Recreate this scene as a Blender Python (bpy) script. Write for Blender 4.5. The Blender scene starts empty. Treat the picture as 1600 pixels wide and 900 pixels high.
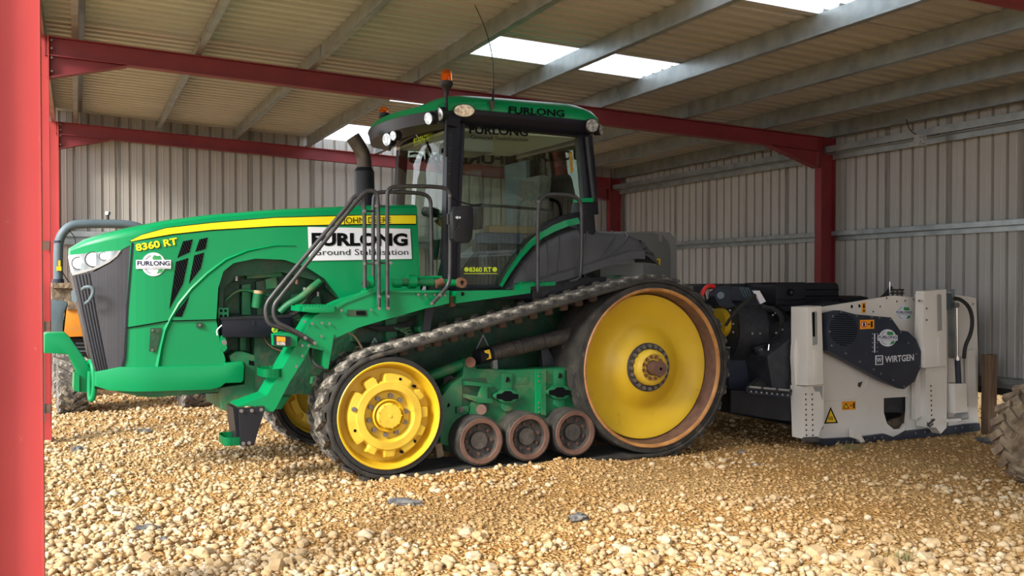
import bpy, bmesh, math, random
import numpy as np
from mathutils import Vector, Matrix
random.seed(7); rng = np.random.default_rng(7)
SC = bpy.context.scene; COL = SC.collection
pi = math.pi
# ------------------------------------------------------------------ camera
F_PX = 1640.0; CAM_H = 1.57; PITCH = math.radians(1.0); HORIZON = 441.0
CY = HORIZON + F_PX*math.tan(PITCH)
cam = bpy.data.objects.new('camera', bpy.data.cameras.new('camera')); COL.objects.link(cam)
cam.location = (0, 0, CAM_H); cam.rotation_euler = (pi/2 - PITCH, 0, 0)
cam.data.sensor_width = 36; cam.data.lens = F_PX/1600*36
cam.data.shift_y = (CY - 450)/1600
cam.data.clip_end = 300; cam.data.clip_start = 0.05
SC.camera = cam
# ------------------------------------------------------------------ world, sun, exposure
W = bpy.data.worlds.new('sky'); SC.world = W; W.use_nodes = True
wn = W.node_tree.nodes; wl = W.node_tree.links
bg = wn['Background']
tc = wn.new('ShaderNodeTexCoord'); sp = wn.new('ShaderNodeSeparateXYZ'); cr = wn.new('ShaderNodeValToRGB')
wl.new(tc.outputs['Generated'], sp.inputs[0]); wl.new(sp.outputs['Z'], cr.inputs[0])
cr.color_ramp.elements[0].position = 0.0; cr.color_ramp.elements[0].color = (0.93, 0.96, 1.0, 1)
cr.color_ramp.elements[1].position = 0.7; cr.color_ramp.elements[1].color = (0.72, 0.83, 1.0, 1)
wl.new(cr.outputs[0], bg.inputs[0]); bg.inputs[1].default_value = 2.2
sun = bpy.data.objects.new('sun', bpy.data.lights.new('sun', 'SUN')); COL.objects.link(sun)
sun.data.energy = 4.5; sun.data.angle = math.radians(18); sun.data.color = (1.0, 0.93, 0.82)
sun.rotation_euler = Vector((-0.62, -0.72, 0.62)).to_track_quat('Z', 'Y').to_euler()
SC.view_settings.view_transform = 'Standard'; SC.view_settings.look = 'None'
SC.view_settings.gamma = 1; SC.view_settings.use_curve_mapping = False
SC.view_settings.exposure = 0.55
# ------------------------------------------------------------------ materials
def mat(name, c1, c2=None, scale=6.0, rough=0.5, metal=0.0, bump=0.0, bscale=None, dirt=None, dthr=0.55, dscale=3.0, damt=0.8, spec=0.5, coat=0.0, stretch=None, detail=5):
    m = bpy.data.materials.new(name); m.use_nodes = True
    N = m.node_tree.nodes; L = m.node_tree.links; b = N['Principled BSDF']
    b.inputs['Roughness'].default_value = rough; b.inputs['Metallic'].default_value = metal
    b.inputs['Specular IOR Level'].default_value = spec; b.inputs['Coat Weight'].default_value = coat
    b.inputs['Base Color'].default_value = (*c1, 1)
    t = N.new('ShaderNodeTexCoord'); mp = N.new('ShaderNodeMapping'); L.new(t.outputs['Object'], mp.inputs[0])
    if stretch: mp.inputs['Scale'].default_value = stretch
    out = None
    if c2:
        n = N.new('ShaderNodeTexNoise'); n.inputs['Scale'].default_value = scale; n.inputs['Detail'].default_value = detail
        L.new(mp.outputs[0], n.inputs['Vector'])
        r = N.new('ShaderNodeValToRGB'); r.color_ramp.elements[0].position = .35; r.color_ramp.elements[1].position = .65
        r.color_ramp.elements[0].color = (*c1, 1); r.color_ramp.elements[1].color = (*c2, 1)
        L.new(n.outputs['Fac'], r.inputs[0]); out = r.outputs[0]
    if dirt:
        n = N.new('ShaderNodeTexNoise'); n.inputs['Scale'].default_value = dscale; n.inputs['Detail'].default_value = 8
        n.inputs['Roughness'].default_value = .7
        L.new(mp.outputs[0], n.inputs['Vector'])
        r = N.new('ShaderNodeMapRange'); r.inputs['From Min'].default_value = dthr; r.inputs['From Max'].default_value = dthr+.12
        r.inputs['To Max'].default_value = damt
        L.new(n.outputs['Fac'], r.inputs[0])
        x = N.new('ShaderNodeMix'); x.data_type = 'RGBA'
        if out: L.new(out, x.inputs['A'])
        else: x.inputs['A'].default_value = (*c1, 1)
        x.inputs['B'].default_value = (*dirt, 1); L.new(r.outputs[0], x.inputs['Factor']); out = x.outputs['Result']
    if out: L.new(out, b.inputs['Base Color'])
    if bump:
        n = N.new('ShaderNodeTexNoise'); n.inputs['Scale'].default_value = bscale or scale*4; n.inputs['Detail'].default_value = 6
        L.new(mp.outputs[0], n.inputs['Vector'])
        bp = N.new('ShaderNodeBump'); bp.inputs['Strength'].default_value = bump; bp.inputs['Distance'].default_value = .02
        L.new(n.outputs['Fac'], bp.inputs['Height']); L.new(bp.outputs[0], b.inputs['Normal'])
    return m
M = {}
DUST = (0.42, 0.33, 0.21)
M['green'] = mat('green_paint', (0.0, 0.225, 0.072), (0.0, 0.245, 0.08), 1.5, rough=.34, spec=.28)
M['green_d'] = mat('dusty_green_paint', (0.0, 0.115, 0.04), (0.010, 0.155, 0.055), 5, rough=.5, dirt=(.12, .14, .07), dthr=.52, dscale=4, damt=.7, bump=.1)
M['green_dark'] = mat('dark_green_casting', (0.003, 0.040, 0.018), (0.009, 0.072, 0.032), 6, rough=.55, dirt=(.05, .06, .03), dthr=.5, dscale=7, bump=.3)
M['yellow'] = mat('wheel_yellow', (0.70, 0.455, 0.018), (0.65, 0.41, 0.02), 3, rough=.42, dirt=(.30, .17, .03), dthr=.62, dscale=4, damt=.5)
M['yellow_cast'] = mat('worn_yellow_casting', (0.76, 0.53, 0.05), (0.64, 0.42, 0.035), 5, rough=.5, dirt=(.12, .07, .02), dthr=.64, dscale=14, damt=.8, bump=.15)
M['stripe'] = mat('yellow_stripe', (0.85, 0.72, 0.0), rough=.4)
M['black'] = mat('black_plastic', (0.010, 0.011, 0.015), (0.016, 0.017, 0.022), 5, rough=.42, spec=.28)
M['pillar'] = mat('black_cab_frame', (0.008, 0.009, 0.016), rough=.38, spec=.25)
M['fender'] = mat('charcoal_fender_plastic', (0.050, 0.053, 0.060), (0.068, 0.071, 0.079), 2.5, rough=.45, bump=.05, bscale=90)
M['rail'] = mat('dark_grey_tube', (0.028, 0.029, 0.032), (0.05, 0.05, 0.055), 12, rough=.38)
M['grille'] = mat('grille_mesh', (0.022, 0.022, 0.028), (0.03, 0.03, 0.036), 4, rough=.45)
M['rubber'] = mat('dusty_rubber', (0.018, 0.017, 0.016), (0.05, 0.045, 0.038), 7, rough=.85, dirt=(.16, .13, .10), dthr=.58, dscale=6, damt=.6, bump=.4)
M['rubber_dust'] = mat('dust_covered_rubber', (0.13, 0.115, 0.10), (0.045, 0.042, 0.038), 9, rough=.9, dirt=(.42, .38, .31), dthr=.50, dscale=13, damt=.85, bump=.6, bscale=60)
M['rubber_clean'] = mat('black_rubber', (0.011, 0.011, 0.012), (0.02, 0.02, 0.02), 10, rough=.7, bump=.2)
M['rust'] = mat('rusty_steel', (0.13, 0.055, 0.032), (0.20, 0.09, 0.05), 9, rough=.75, bump=.3)
M['rust_face'] = mat('worn_brown_rim', (0.16, 0.085, 0.06), (0.11, 0.055, 0.04), 12, rough=.6, bump=.2)
M['steel'] = mat('bolt_steel', (0.32, 0.30, 0.28), (0.20, 0.18, 0.17), 20, rough=.4, metal=.6)
M['dark_steel'] = mat('dark_greased_steel', (0.035, 0.032, 0.03), (0.075, 0.065, 0.055), 14, rough=.6, bump=.3)
M['chrome'] = mat('chrome', (0.6, 0.6, 0.6), rough=.2, metal=1.0)
M['red'] = mat('red_oxide_steel_shaded', (0.17, 0.016, 0.022), (0.21, 0.021, 0.026), 3, rough=.55, dirt=(.52, .20, .15), dthr=.66, dscale=18, damt=.7)  # frame red with shade in its colour, for rafters and right-wall columns
M['red_lit'] = mat('red_oxide_steel_lit', (0.40, 0.050, 0.050), (0.45, 0.065, 0.062), 2, rough=.5, spec=.3, dirt=(.62, .25, .22), dthr=.655, dscale=16, damt=.8, stretch=(1, 1, .6))  # same frame red, daylight brightness put into its colour for the open-side columns
M['galv'] = mat('galvanised_steel', (0.25, 0.285, 0.29), (0.36, 0.395, 0.395), 5, rough=.36, metal=.6, stretch=(1, 1, 1))
M['sheet'] = mat('roof_sheet_underside', (0.45, 0.46, 0.47), (0.50, 0.51, 0.52), 1.5, rough=.6, dirt=(.33, .31, .28), dthr=.6, dscale=1.3, damt=.5)
M['wall'] = mat('wall_sheet_inside', (0.36, 0.345, 0.32), (0.40, 0.385, 0.355), 1.2, rough=.5)
M['white'] = mat('white_machine_paint', (0.74, 0.70, 0.64), (0.69, 0.65, 0.58), 3, rough=.4, dirt=(.42, .34, .25), dthr=.66, dscale=5, damt=.6)
M['navy'] = mat('dark_slate_paint', (0.022, 0.028, 0.044), (0.030, 0.037, 0.054), 5, rough=.45, spec=.3, dirt=(.10, .09, .08), dthr=.62, dscale=8, damt=.5)
M['navy_d'] = mat('grimy_dark_machine_paint', (0.012, 0.014, 0.02), (0.03, 0.032, 0.038), 9, rough=.5, bump=.3)
M['decal'] = mat('white_decal', (0.72, 0.74, 0.80), rough=.35)
M['ink'] = mat('black_lettering', (0.004, 0.0045, 0.006), rough=.8, spec=.08)
M['navyink'] = mat('navy_lettering', (0.008, 0.012, 0.045), rough=.7, spec=.1)
M['greyink'] = mat('grey_lettering', (0.30, 0.31, 0.35), rough=.4)
M['whiteink'] = mat('white_lettering', (0.70, 0.71, 0.74), rough=.4)
M['lime'] = mat('lime_lettering', (0.50, 0.62, 0.02), rough=.4)
M['leaf'] = mat('leaf_green_print', (0.03, 0.30, 0.08), rough=.4)
M['orange_st'] = mat('orange_sticker', (0.85, 0.33, 0.01), rough=.4)
M['warn'] = mat('warning_yellow', (0.85, 0.55, 0.01), rough=.4)
M['orange_skip'] = mat('orange_machine_paint', (0.62, 0.24, 0.012), (0.52, 0.19, 0.01), 4, rough=.5, dirt=(.30, .22, .14), dthr=.58, dscale=5, damt=.7)
M['bluegrey'] = mat('blue_grey_paint', (0.075, 0.115, 0.135), (0.10, 0.14, 0.16), 4, rough=.5, dirt=(.3, .26, .2), dthr=.64, dscale=8)
M['mud'] = mat('dried_mud', (0.13, 0.09, 0.06), (0.30, 0.23, 0.15), 11, rough=.95, bump=1.0, bscale=25)
M['timber'] = mat('weathered_timber', (0.10, 0.058, 0.032), (0.17, 0.105, 0.06), 8, rough=.8, bump=.4, stretch=(4, 4, .5))
M['grey_panel'] = mat('grey_panel', (0.17, 0.175, 0.165), (0.20, 0.205, 0.195), 2, rough=.5)
M['trim_grey'] = mat('light_grey_edge', (0.30, 0.30, 0.285), rough=.5)
M['headliner'] = mat('cab_headliner', (0.80, 0.80, 0.66), (0.84, 0.84, 0.70), 6, rough=.8)
M['seat'] = mat('seat_fabric', (0.11, 0.11, 0.095), (0.16, 0.155, 0.135), 20, rough=.9)
M['tan'] = mat('tan_armrest', (0.40, 0.27, 0.15), rough=.7)
M['denim'] = mat('blue_grey_cushion', (0.10, 0.13, 0.20), (0.14, 0.17, 0.25), 10, rough=.9)
M['red_plastic'] = mat('red_hook', (0.60, 0.02, 0.015), rough=.4)
M['stone_grey'] = mat('grey_debris', (0.05, 0.05, 0.055), (0.20, 0.19, 0.18), 10, rough=.9, bump=.6)
M['grass'] = mat('dry_grass', (0.16, 0.17, 0.06), (0.30, 0.25, 0.12), 9, rough=.9)
M['brown_post'] = mat('brown_block', (0.10, 0.065, 0.045), (0.06, 0.04, 0.03), 10, rough=.7)
M['exh'] = mat('burnt_exhaust_pipe', (0.16, 0.13, 0.11), (0.24, 0.20, 0.17), 8, rough=.45, metal=.6)
def glassy(name, tint, refl=.10, rough=0.0):
    m = bpy.data.materials.new(name); m.use_nodes = True; N = m.node_tree.nodes; L = m.node_tree.links
    for n in list(N): N.remove(n)
    o = N.new('ShaderNodeOutputMaterial'); t = N.new('ShaderNodeBsdfTransparent'); g = N.new('ShaderNodeBsdfGlossy'); x = N.new('ShaderNodeMixShader')
    lw = N.new('ShaderNodeFresnel'); lw.inputs[0].default_value = 1.5
    a = N.new('ShaderNodeMath'); a.operation = 'ADD'; a.inputs[1].default_value = refl; L.new(lw.outputs[0], a.inputs[0])
    t.inputs[0].default_value = (*tint, 1); g.inputs['Roughness'].default_value = rough
    L.new(a.outputs[0], x.inputs[0]); L.new(t.outputs[0], x.inputs[1]); L.new(g.outputs[0], x.inputs[2]); L.new(x.outputs[0], o.inputs[0]); return m
M['glass'] = glassy('tinted_cab_glass', (0.88, 0.95, 0.90), .02)
def clear(name, c, rough=.1):
    m = bpy.data.materials.new(name); m.use_nodes = True; b = m.node_tree.nodes['Principled BSDF']
    b.inputs['Base Color'].default_value = (*c, 1); b.inputs['Transmission Weight'].default_value = .75; b.inputs['Roughness'].default_value = rough
    return m
M['amber'] = clear('amber_lens', (1.0, 0.20, 0.01), .15)
M['headlamp'] = mat('headlamp_lens', (0.42, 0.44, 0.43), (0.12, 0.13, 0.13), 7, rough=.08, metal=.5, coat=.8, detail=2, spec=.5)
M['lamp'] = mat('clear_lamp_lens', (0.60, 0.61, 0.58), (0.25, 0.26, 0.26), 40, rough=.08, metal=.35, coat=.8, detail=1)
def skylight_mat():
    m = bpy.data.materials.new('translucent_roof_sheet'); m.use_nodes = True; N = m.node_tree.nodes; L = m.node_tree.links
    for n in list(N): N.remove(n)
    o = N.new('ShaderNodeOutputMaterial'); t = N.new('ShaderNodeBsdfTranslucent'); d = N.new('ShaderNodeBsdfDiffuse'); x = N.new('ShaderNodeMixShader')
    t.inputs[0].default_value = (.93, .95, .95, 1); d.inputs[0].default_value = (.8, .8, .8, 1); x.inputs[0].default_value = .15
    L.new(t.outputs[0], x.inputs[1]); L.new(d.outputs[0], x.inputs[2]); L.new(x.outputs[0], o.inputs[0]); return m
M['sky_sheet'] = skylight_mat()
def mesh_grille():
    m = M['grille']; N = m.node_tree.nodes; L = m.node_tree.links; b = N['Principled BSDF']
    v = N.new('ShaderNodeTexVoronoi'); v.inputs['Scale'].default_value = 110; v.inputs['Randomness'].default_value = 0
    mp = [n for n in N if n.type == 'MAPPING'][0]; L.new(mp.outputs[0], v.inputs['Vector'])
    bp = N.new('ShaderNodeBump'); bp.inputs['Strength'].default_value = .25; bp.inputs['Distance'].default_value = .004
    L.new(v.outputs['Distance'], bp.inputs['Height']); L.new(bp.outputs[0], b.inputs['Normal'])
mesh_grille()
# ------------------------------------------------------------------ helpers
def link(name, me, m, parent=None):
    o = bpy.data.objects.new(name, me); COL.objects.link(o)
    if m is not None and not me.materials: me.materials.append(M[m] if isinstance(m, str) else m)
    if parent is not None: o.parent = parent
    return o
def fin(name, bm, m, parent=None, smooth=False, recalc=True):
    if recalc: bmesh.ops.recalc_face_normals(bm, faces=bm.faces)
    me = bpy.data.meshes.new(name); bm.to_mesh(me); bm.free()
    if smooth:
        me.polygons.foreach_set('use_smooth', [True]*len(me.polygons))
        me.set_sharp_from_angle(angle=math.radians(38))
    return link(name, me, m, parent)
def tag(o, label=None, cat=None, group=None, kind=None):
    if label: o['label'] = label
    if cat: o['category'] = cat
    if group: o['group'] = group
    if kind: o['kind'] = kind
    return o
def empty(name, loc, rz, label, cat, group=None):
    o = bpy.data.objects.new(name, None); COL.objects.link(o); o.location = loc; o.rotation_euler = (0, 0, rz); o.empty_display_size = .1
    return tag(o, label, cat, group)
def kids(o): return [c for c in bpy.data.objects if c.parent == o]
def copy_tree(o, parent=None):
    c = o.copy(); COL.objects.link(c); c.parent = parent
    for k in kids(o): copy_tree(k, c)
    return c
class Frame:
    """Upright vertical frame: local x along the machine, local y away from the viewer side, z up."""
    def __init__(self, O, deg):
        self.O = Vector(O); self.a = math.radians(deg)
        self.ax = Vector((math.cos(self.a), math.sin(self.a), 0)); self.n = Vector((-math.sin(self.a), math.cos(self.a), 0))
    def P(self, px, py, t):
        """local point of the photograph position (px,py) on the machine's plane y=-t"""
        a = (px-800)/F_PX; b = -(py-CY)/F_PX; c, s = math.cos(PITCH), math.sin(PITCH)
        r = Vector((a, c+s*b, -s+c*b)); C = Vector((0, 0, CAM_H))
        k = ((self.O-self.n*t-C).dot(self.n))/(self.n.dot(r)); w = C+r*k-self.O
        return Vector((w.dot(self.ax), -t, w.z+self.O.z-self.O.z))
def plate(F, name, pts, t, th, m, parent, bevel=0.0, warp=None, smooth=False):
    bm = bmesh.new(); vs = [bm.verts.new(F.P(x, y, t)) for x, y in pts]
    f = bm.faces.new(vs)
    r = bmesh.ops.extrude_face_region(bm, geom=[f]); nv = [v for v in r['geom'] if isinstance(v, bmesh.types.BMVert)]
    bmesh.ops.translate(bm, verts=nv, vec=(0, th, 0))
    if bevel:
        es = [e for e in bm.edges if all(abs(v.co.y+t) < 1e-5 for v in e.verts)]
        bmesh.ops.bevel(bm, geom=es, offset=bevel, segments=2, affect='EDGES', profile=.6, clamp_overlap=True)
    if warp: warp(bm)
    return fin(name, bm, m, parent, smooth or bevel > 0)
def prism(name, pts, y0, y1, m, parent, bevel=0.0):
    """polygon in local (x,z) extruded from y0 to y1"""
    bm = bmesh.new(); f = bm.faces.new([bm.verts.new((x, y0, z)) for x, z in pts])
    r = bmesh.ops.extrude_face_region(bm, geom=[f]); nv = [v for v in r['geom'] if isinstance(v, bmesh.types.BMVert)]
    bmesh.ops.translate(bm, verts=nv, vec=(0, y1-y0, 0))
    if bevel: bmesh.ops.bevel(bm, geom=list(bm.edges), offset=bevel, segments=2, affect='EDGES', profile=.6, clamp_overlap=True)
    return fin(name, bm, m, parent, bevel > 0)
def add_box(bm, a, b, mtx=None):
    r = bmesh.ops.create_cube(bm, size=1.0); c = (Vector(a)+Vector(b))/2; d = Vector(b)-Vector(a)
    for v in r['verts']:
        v.co = Vector((v.co.x*d.x, v.co.y*d.y, v.co.z*d.z))+c
        if mtx: v.co = mtx @ v.co
    return r['verts']
def box(name, a, b, m, parent=None, bevel=0.0, mtx=None):
    bm = bmesh.new(); add_box(bm, a, b, mtx)
    if bevel: bmesh.ops.bevel(bm, geom=list(bm.edges), offset=bevel, segments=2, affect='EDGES', profile=.6, clamp_overlap=True)
    return fin(name, bm, m, parent, bevel > 0)
def smooth_path(pts, it=2):
    pts = [Vector(p) for p in pts]
    for _ in range(it):
        q = [pts[0]]
        for a, b in zip(pts[:-1], pts[1:]): q += [a*.75+b*.25, a*.25+b*.75]
        q.append(pts[-1]); pts = q
    return pts
def sweep(bm, pts, r, n=10, cap=True, r2=None):
    prev = None; up = None; rings = []
    for i, p in enumerate(pts):
        d = (pts[min(i+1, len(pts)-1)]-pts[max(i-1, 0)]).normalized()
        if up is None:
            up = Vector((0, 0, 1)) if abs(d.z) < .9 else Vector((1, 0, 0))
        u = (up-d*up.dot(d)).normalized(); v = d.cross(u); up = u
        k = i/(len(pts)-1); rr = r if r2 is None else r*(1-k)+r2*k
        rings.append([bm.verts.new(p+(u*math.cos(2*pi*j/n)+v*math.sin(2*pi*j/n))*rr) for j in range(n)])
    for a, b in zip(rings[:-1], rings[1:]):
        for j in range(n): bm.faces.new((a[j], a[(j+1) % n], b[(j+1) % n], b[j]))
    if cap: bm.faces.new(rings[0]); bm.faces.new(rings[-1])
def tube(name, pts, r, m, parent, it=2, n=10, r2=None):
    bm = bmesh.new(); sweep(bm, smooth_path(pts, it), r, n, r2=r2); return fin(name, bm, m, parent, True)
def rod(name, p0, p1, r, m, parent, n=14, r2=None):
    bm = bmesh.new(); sweep(bm, [Vector(p0), Vector(p1)], r, n, r2=r2); return fin(name, bm, m, parent, True)
def lathe(name, prof, cx, cz, m, parent, n=64, phase=0, rfun=None):
    """prof: list of (r, y); spun about the local y axis through (cx, cz)"""
    bm = bmesh.new(); rings = []
    for r, y in prof:
        if r < 1e-6: rings.append([bm.verts.new((cx, y, cz))])
        else: rings.append([bm.verts.new((cx+(rfun(r, 2*pi*j/n) if rfun else r)*math.cos(2*pi*j/n), y, cz+(rfun(r, 2*pi*j/n) if rfun else r)*math.sin(2*pi*j/n))) for j in range(n)])
    for a, b in zip(rings[:-1], rings[1:]):
        for j in range(n):
            k = (j+1) % n
            if len(a) == 1: bm.faces.new((a[0], b[k], b[j]))
            elif len(b) == 1: bm.faces.new((a[j], a[k], b[0]))
            else: bm.faces.new((a[j], a[k], b[k], b[j]))
    return fin(name, bm, m, parent, True)
BOLT = {}
def bolt(p, r, h, m, parent, axis='y', name='bolt'):
    """hexagonal bolt head facing -y (or -x), shared meshes"""
    key = (round(r, 4), round(h, 4), m, axis)
    if key not in BOLT:
        bm = bmesh.new(); d = Vector((0, -h, 0)) if axis == 'y' else Vector((-h, 0, 0))
        sweep(bm, [Vector((0, 0, 0)), d], r, 6); bmesh.ops.recalc_face_normals(bm, faces=bm.faces)
        me = bpy.data.meshes.new('bolt'); bm.to_mesh(me); bm.free(); me.materials.append(M[m]); BOLT[key] = me
    o = bpy.data.objects.new(name, BOLT[key]); COL.objects.link(o); o.parent = parent; o.location = p; return o
def disc(F, name, px, py, t, r, th, m, parent, n=24, sx=1.0):
    c = F.P(px, py, t); return prism(name, [(c.x+r*sx*math.cos(2*pi*j/n), c.z+r*math.sin(2*pi*j/n)) for j in range(n)], c.y, c.y+th, m, parent)
def text(F, name, s, pL, pR, hpx, t, m, parent, bold=0.0, mirror=False, warp=None, up=True, th=.002):
    """lettering whose baseline runs from pL to pR (photograph positions on plane t), cap height hpx"""
    cu = bpy.data.curves.new(name, 'FONT'); cu.body = s; cu.offset = bold; cu.resolution_u = 3
    ob = bpy.data.objects.new(name, cu); COL.objects.link(ob)
    dg = bpy.context.evaluated_depsgraph_get(); dg.update()
    me = bpy.data.meshes.new_from_object(ob.evaluated_get(dg)); bpy.data.objects.remove(ob); bpy.data.curves.remove(cu)
    co = np.array([v.co[:] for v in me.vertices]); x0, x1 = co[:, 0].min(), co[:, 0].max()
    A = F.P(*pL, t); B = F.P(*pR, t); H = (F.P(pL[0], pL[1]-hpx, t)-A).length; capz = 0.70
    ax = (B-A)/(x1-x0); up = Vector((-(B-A).z, 0, (B-A).x)).normalized()*(H/capz)
    for v in me.vertices:
        u = (x1-v.co.x) if mirror else (v.co.x-x0)
        v.co = A+ax*u+up*v.co.y
    bm = bmesh.new(); bm.from_mesh(me); bpy.data.meshes.remove(me)
    if warp: warp(bm)
    return fin(name, bm, m, parent, recalc=False)
def emblem(F, px, py, t, r, parent, band, name='emblem', warp=None):
    """round white emblem with two leaves, a recycling mark and a lettered banner; r and band in photograph pixels"""
    R = (F.P(px, py-r, t)-F.P(px, py, t)).length
    e = plate(F, name, [(px+r*math.cos(2*pi*k/28), py+r*math.sin(2*pi*k/28)) for k in range(28)], t, .004, 'decal', parent, warp=warp)
    e['label'] = 'white round emblem with leaves and dark lettering'
    def ring(a0, a1, r0, r1, m, tt):
        pts = [(px+r0*math.cos(a0+(a1-a0)*k/14), py-r0*math.sin(a0+(a1-a0)*k/14)) for k in range(15)] + [(px+r1*math.cos(a1+(a0-a1)*k/14), py-r1*math.sin(a1+(a0-a1)*k/14)) for k in range(15)]
        plate(F, 'emblem_ring', pts, tt, .002, m, e if parent.parent is None else parent, warp=warp)
    q = e if parent.parent is None else parent
    ring(1.9, 4.4, r*.74, r*.84, 'greyink', t+.003); ring(-1.2, .4, r*.74, r*.84, 'leaf', t+.003)
    for cx, cy, an in ((.15, .55, .6), (.45, .5, 2.2), (.35, .25, 4.2)):
        c = (px+cx*r, py-cy*r); L_ = r*.26
        plate(F, 'emblem_leaf', [(c[0]+L_*math.cos(an+k), c[1]-L_*math.sin(an+k)) for k in (0, 1.4, 2.6, 3.7, 5.2)], t+.003, .002, 'leaf', q, warp=warp)
    plate(F, 'emblem_leaf', [(px+r*.35, py+r*.75), (px+r*.4, py+r*.45), (px+r*.8, py+r*.3), (px+r*.75, py+r*.65)], t+.003, .002, 'leaf', q, warp=warp)
    bw, bh = band
    plate(F, 'emblem_banner', [(px-bw, py-bh*.5), (px+bw, py-bh*.5), (px+bw, py+bh*.5), (px-bw, py+bh*.5)], t+.006, .003, 'decal', q, warp=warp)
    text(F, 'lettering', 'FURLONG', (px-bw*.93, py+bh*.12), (px+bw*.93, py+bh*.12), bh*.50, t+.009, 'navyink', q, .02, warp=warp)
    text(F, 'lettering', 'Ground Stabilisation', (px-bw*.93, py+bh*.45), (px+bw*.93, py+bh*.45), bh*.24, t+.009, 'greyink', q, 0, warp=warp)
    return e
# ------------------------------------------------------------------ terrain
PHB = math.radians(22.52); BU = Vector((-math.sin(PHB), math.cos(PHB), 0)); BV = Vector((math.cos(PHB), math.sin(PHB), 0))
def wb(u, v, z=0.0): return BU*u+BV*v+Vector((0, 0, z))
_g = rng.random((6, 64, 64))
def vnoise(x, y, s, k=0):
    x = np.asarray(x)/s+100; y = np.asarray(y)/s+100; xi = np.floor(x).astype(int); yi = np.floor(y).astype(int); fx = x-xi; fy = y-yi
    fx = fx*fx*(3-2*fx); fy = fy*fy*(3-2*fy); g = _g[k]
    a = g[xi % 64, yi % 64]; b = g[(xi+1) % 64, yi % 64]; c = g[xi % 64, (yi+1) % 64]; d = g[(xi+1) % 64, (yi+1) % 64]
    return (a*(1-fx)+b*fx)*(1-fy)+(c*(1-fx)+d*fx)*fy-.5
TA = math.radians(25.0); TO = (-.9685-1.3*math.sin(TA), 8.37+1.3*math.cos(TA), 0)
def height(x, y):
    x = np.asarray(x, float); y = np.asarray(y, float)
    h = .09*vnoise(x, y, 1.7, 0)+.05*vnoise(x, y, .6, 1)+.028*vnoise(x, y, .22, 2)+.014*vnoise(x, y, .1, 3)
    s = (x-TO[0])*math.cos(TA)+(y-TO[1])*math.sin(TA); t = (x-TO[0])*math.sin(TA)-(y-TO[1])*math.cos(TA)
    under = np.exp(-np.clip(np.abs(t)-1.35, 0, 9)**2/.03)*np.exp(-np.clip(np.abs(s-2.8)-3.9, 0, 9)**2/.05)
    h = h*(1-under)-.012*under
    h += .075*np.exp(-((t-1.62)/.14)**2)*np.exp(-np.clip(np.abs(s-.75)-.75, 0, 9)**2/.15)   # spoil pushed up along the near track
    h -= .045*np.exp(-np.clip(np.abs(s-5.4)-1.25, 0, 9)**2/.04)*np.exp(-np.clip(np.abs(t-.6)-.85, 0, 9)**2/.02)
    u = -x*math.sin(PHB)+y*math.cos(PHB); v = x*math.cos(PHB)+y*math.sin(PHB)
    h += .05*np.clip((v-9.6)/1.0, 0, 1)
    return h
def axis(lo, f0, f1, hi, st):
    a = list(np.arange(f0, f1, st)); q = st; x = f1
    while x < hi: a.append(x); q *= 1.25; x += q
    q = st; x = f0-st; pre = []
    while x > lo: pre.append(x); q *= 1.25; x -= q
    return np.array(pre[::-1]+a)
gx = axis(-60, -5.5, 6.5, 60, .045); gy = axis(-30, 4.2, 13.5, 80, .045)
X, Y = np.meshgrid(gx, gy, indexing='ij'); Z = height(X, Y)
nx, ny = X.shape; co = np.stack([X, Y, Z], -1).reshape(-1, 3)
idx = np.arange(nx*ny).reshape(nx, ny)
fc = np.stack([idx[:-1, :-1], idx[1:, :-1], idx[1:, 1:], idx[:-1, 1:]], -1).reshape(-1, 4)
def np_mesh(name, co, fc):
    me = bpy.data.meshes.new(name); k = fc.shape[1]
    me.vertices.add(len(co)); me.vertices.foreach_set('co', co.astype(np.float32).ravel())
    me.loops.add(fc.size); me.loops.foreach_set('vertex_index', fc.astype(np.int32).ravel())
    me.polygons.add(len(fc)); me.polygons.foreach_set('loop_start', np.arange(0, fc.size, k, dtype=np.int32))
    me.polygons.foreach_set('loop_total', np.full(len(fc), k, dtype=np.int32)) if False else None
    me.update(calc_edges=True); me.validate(); return me
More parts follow.
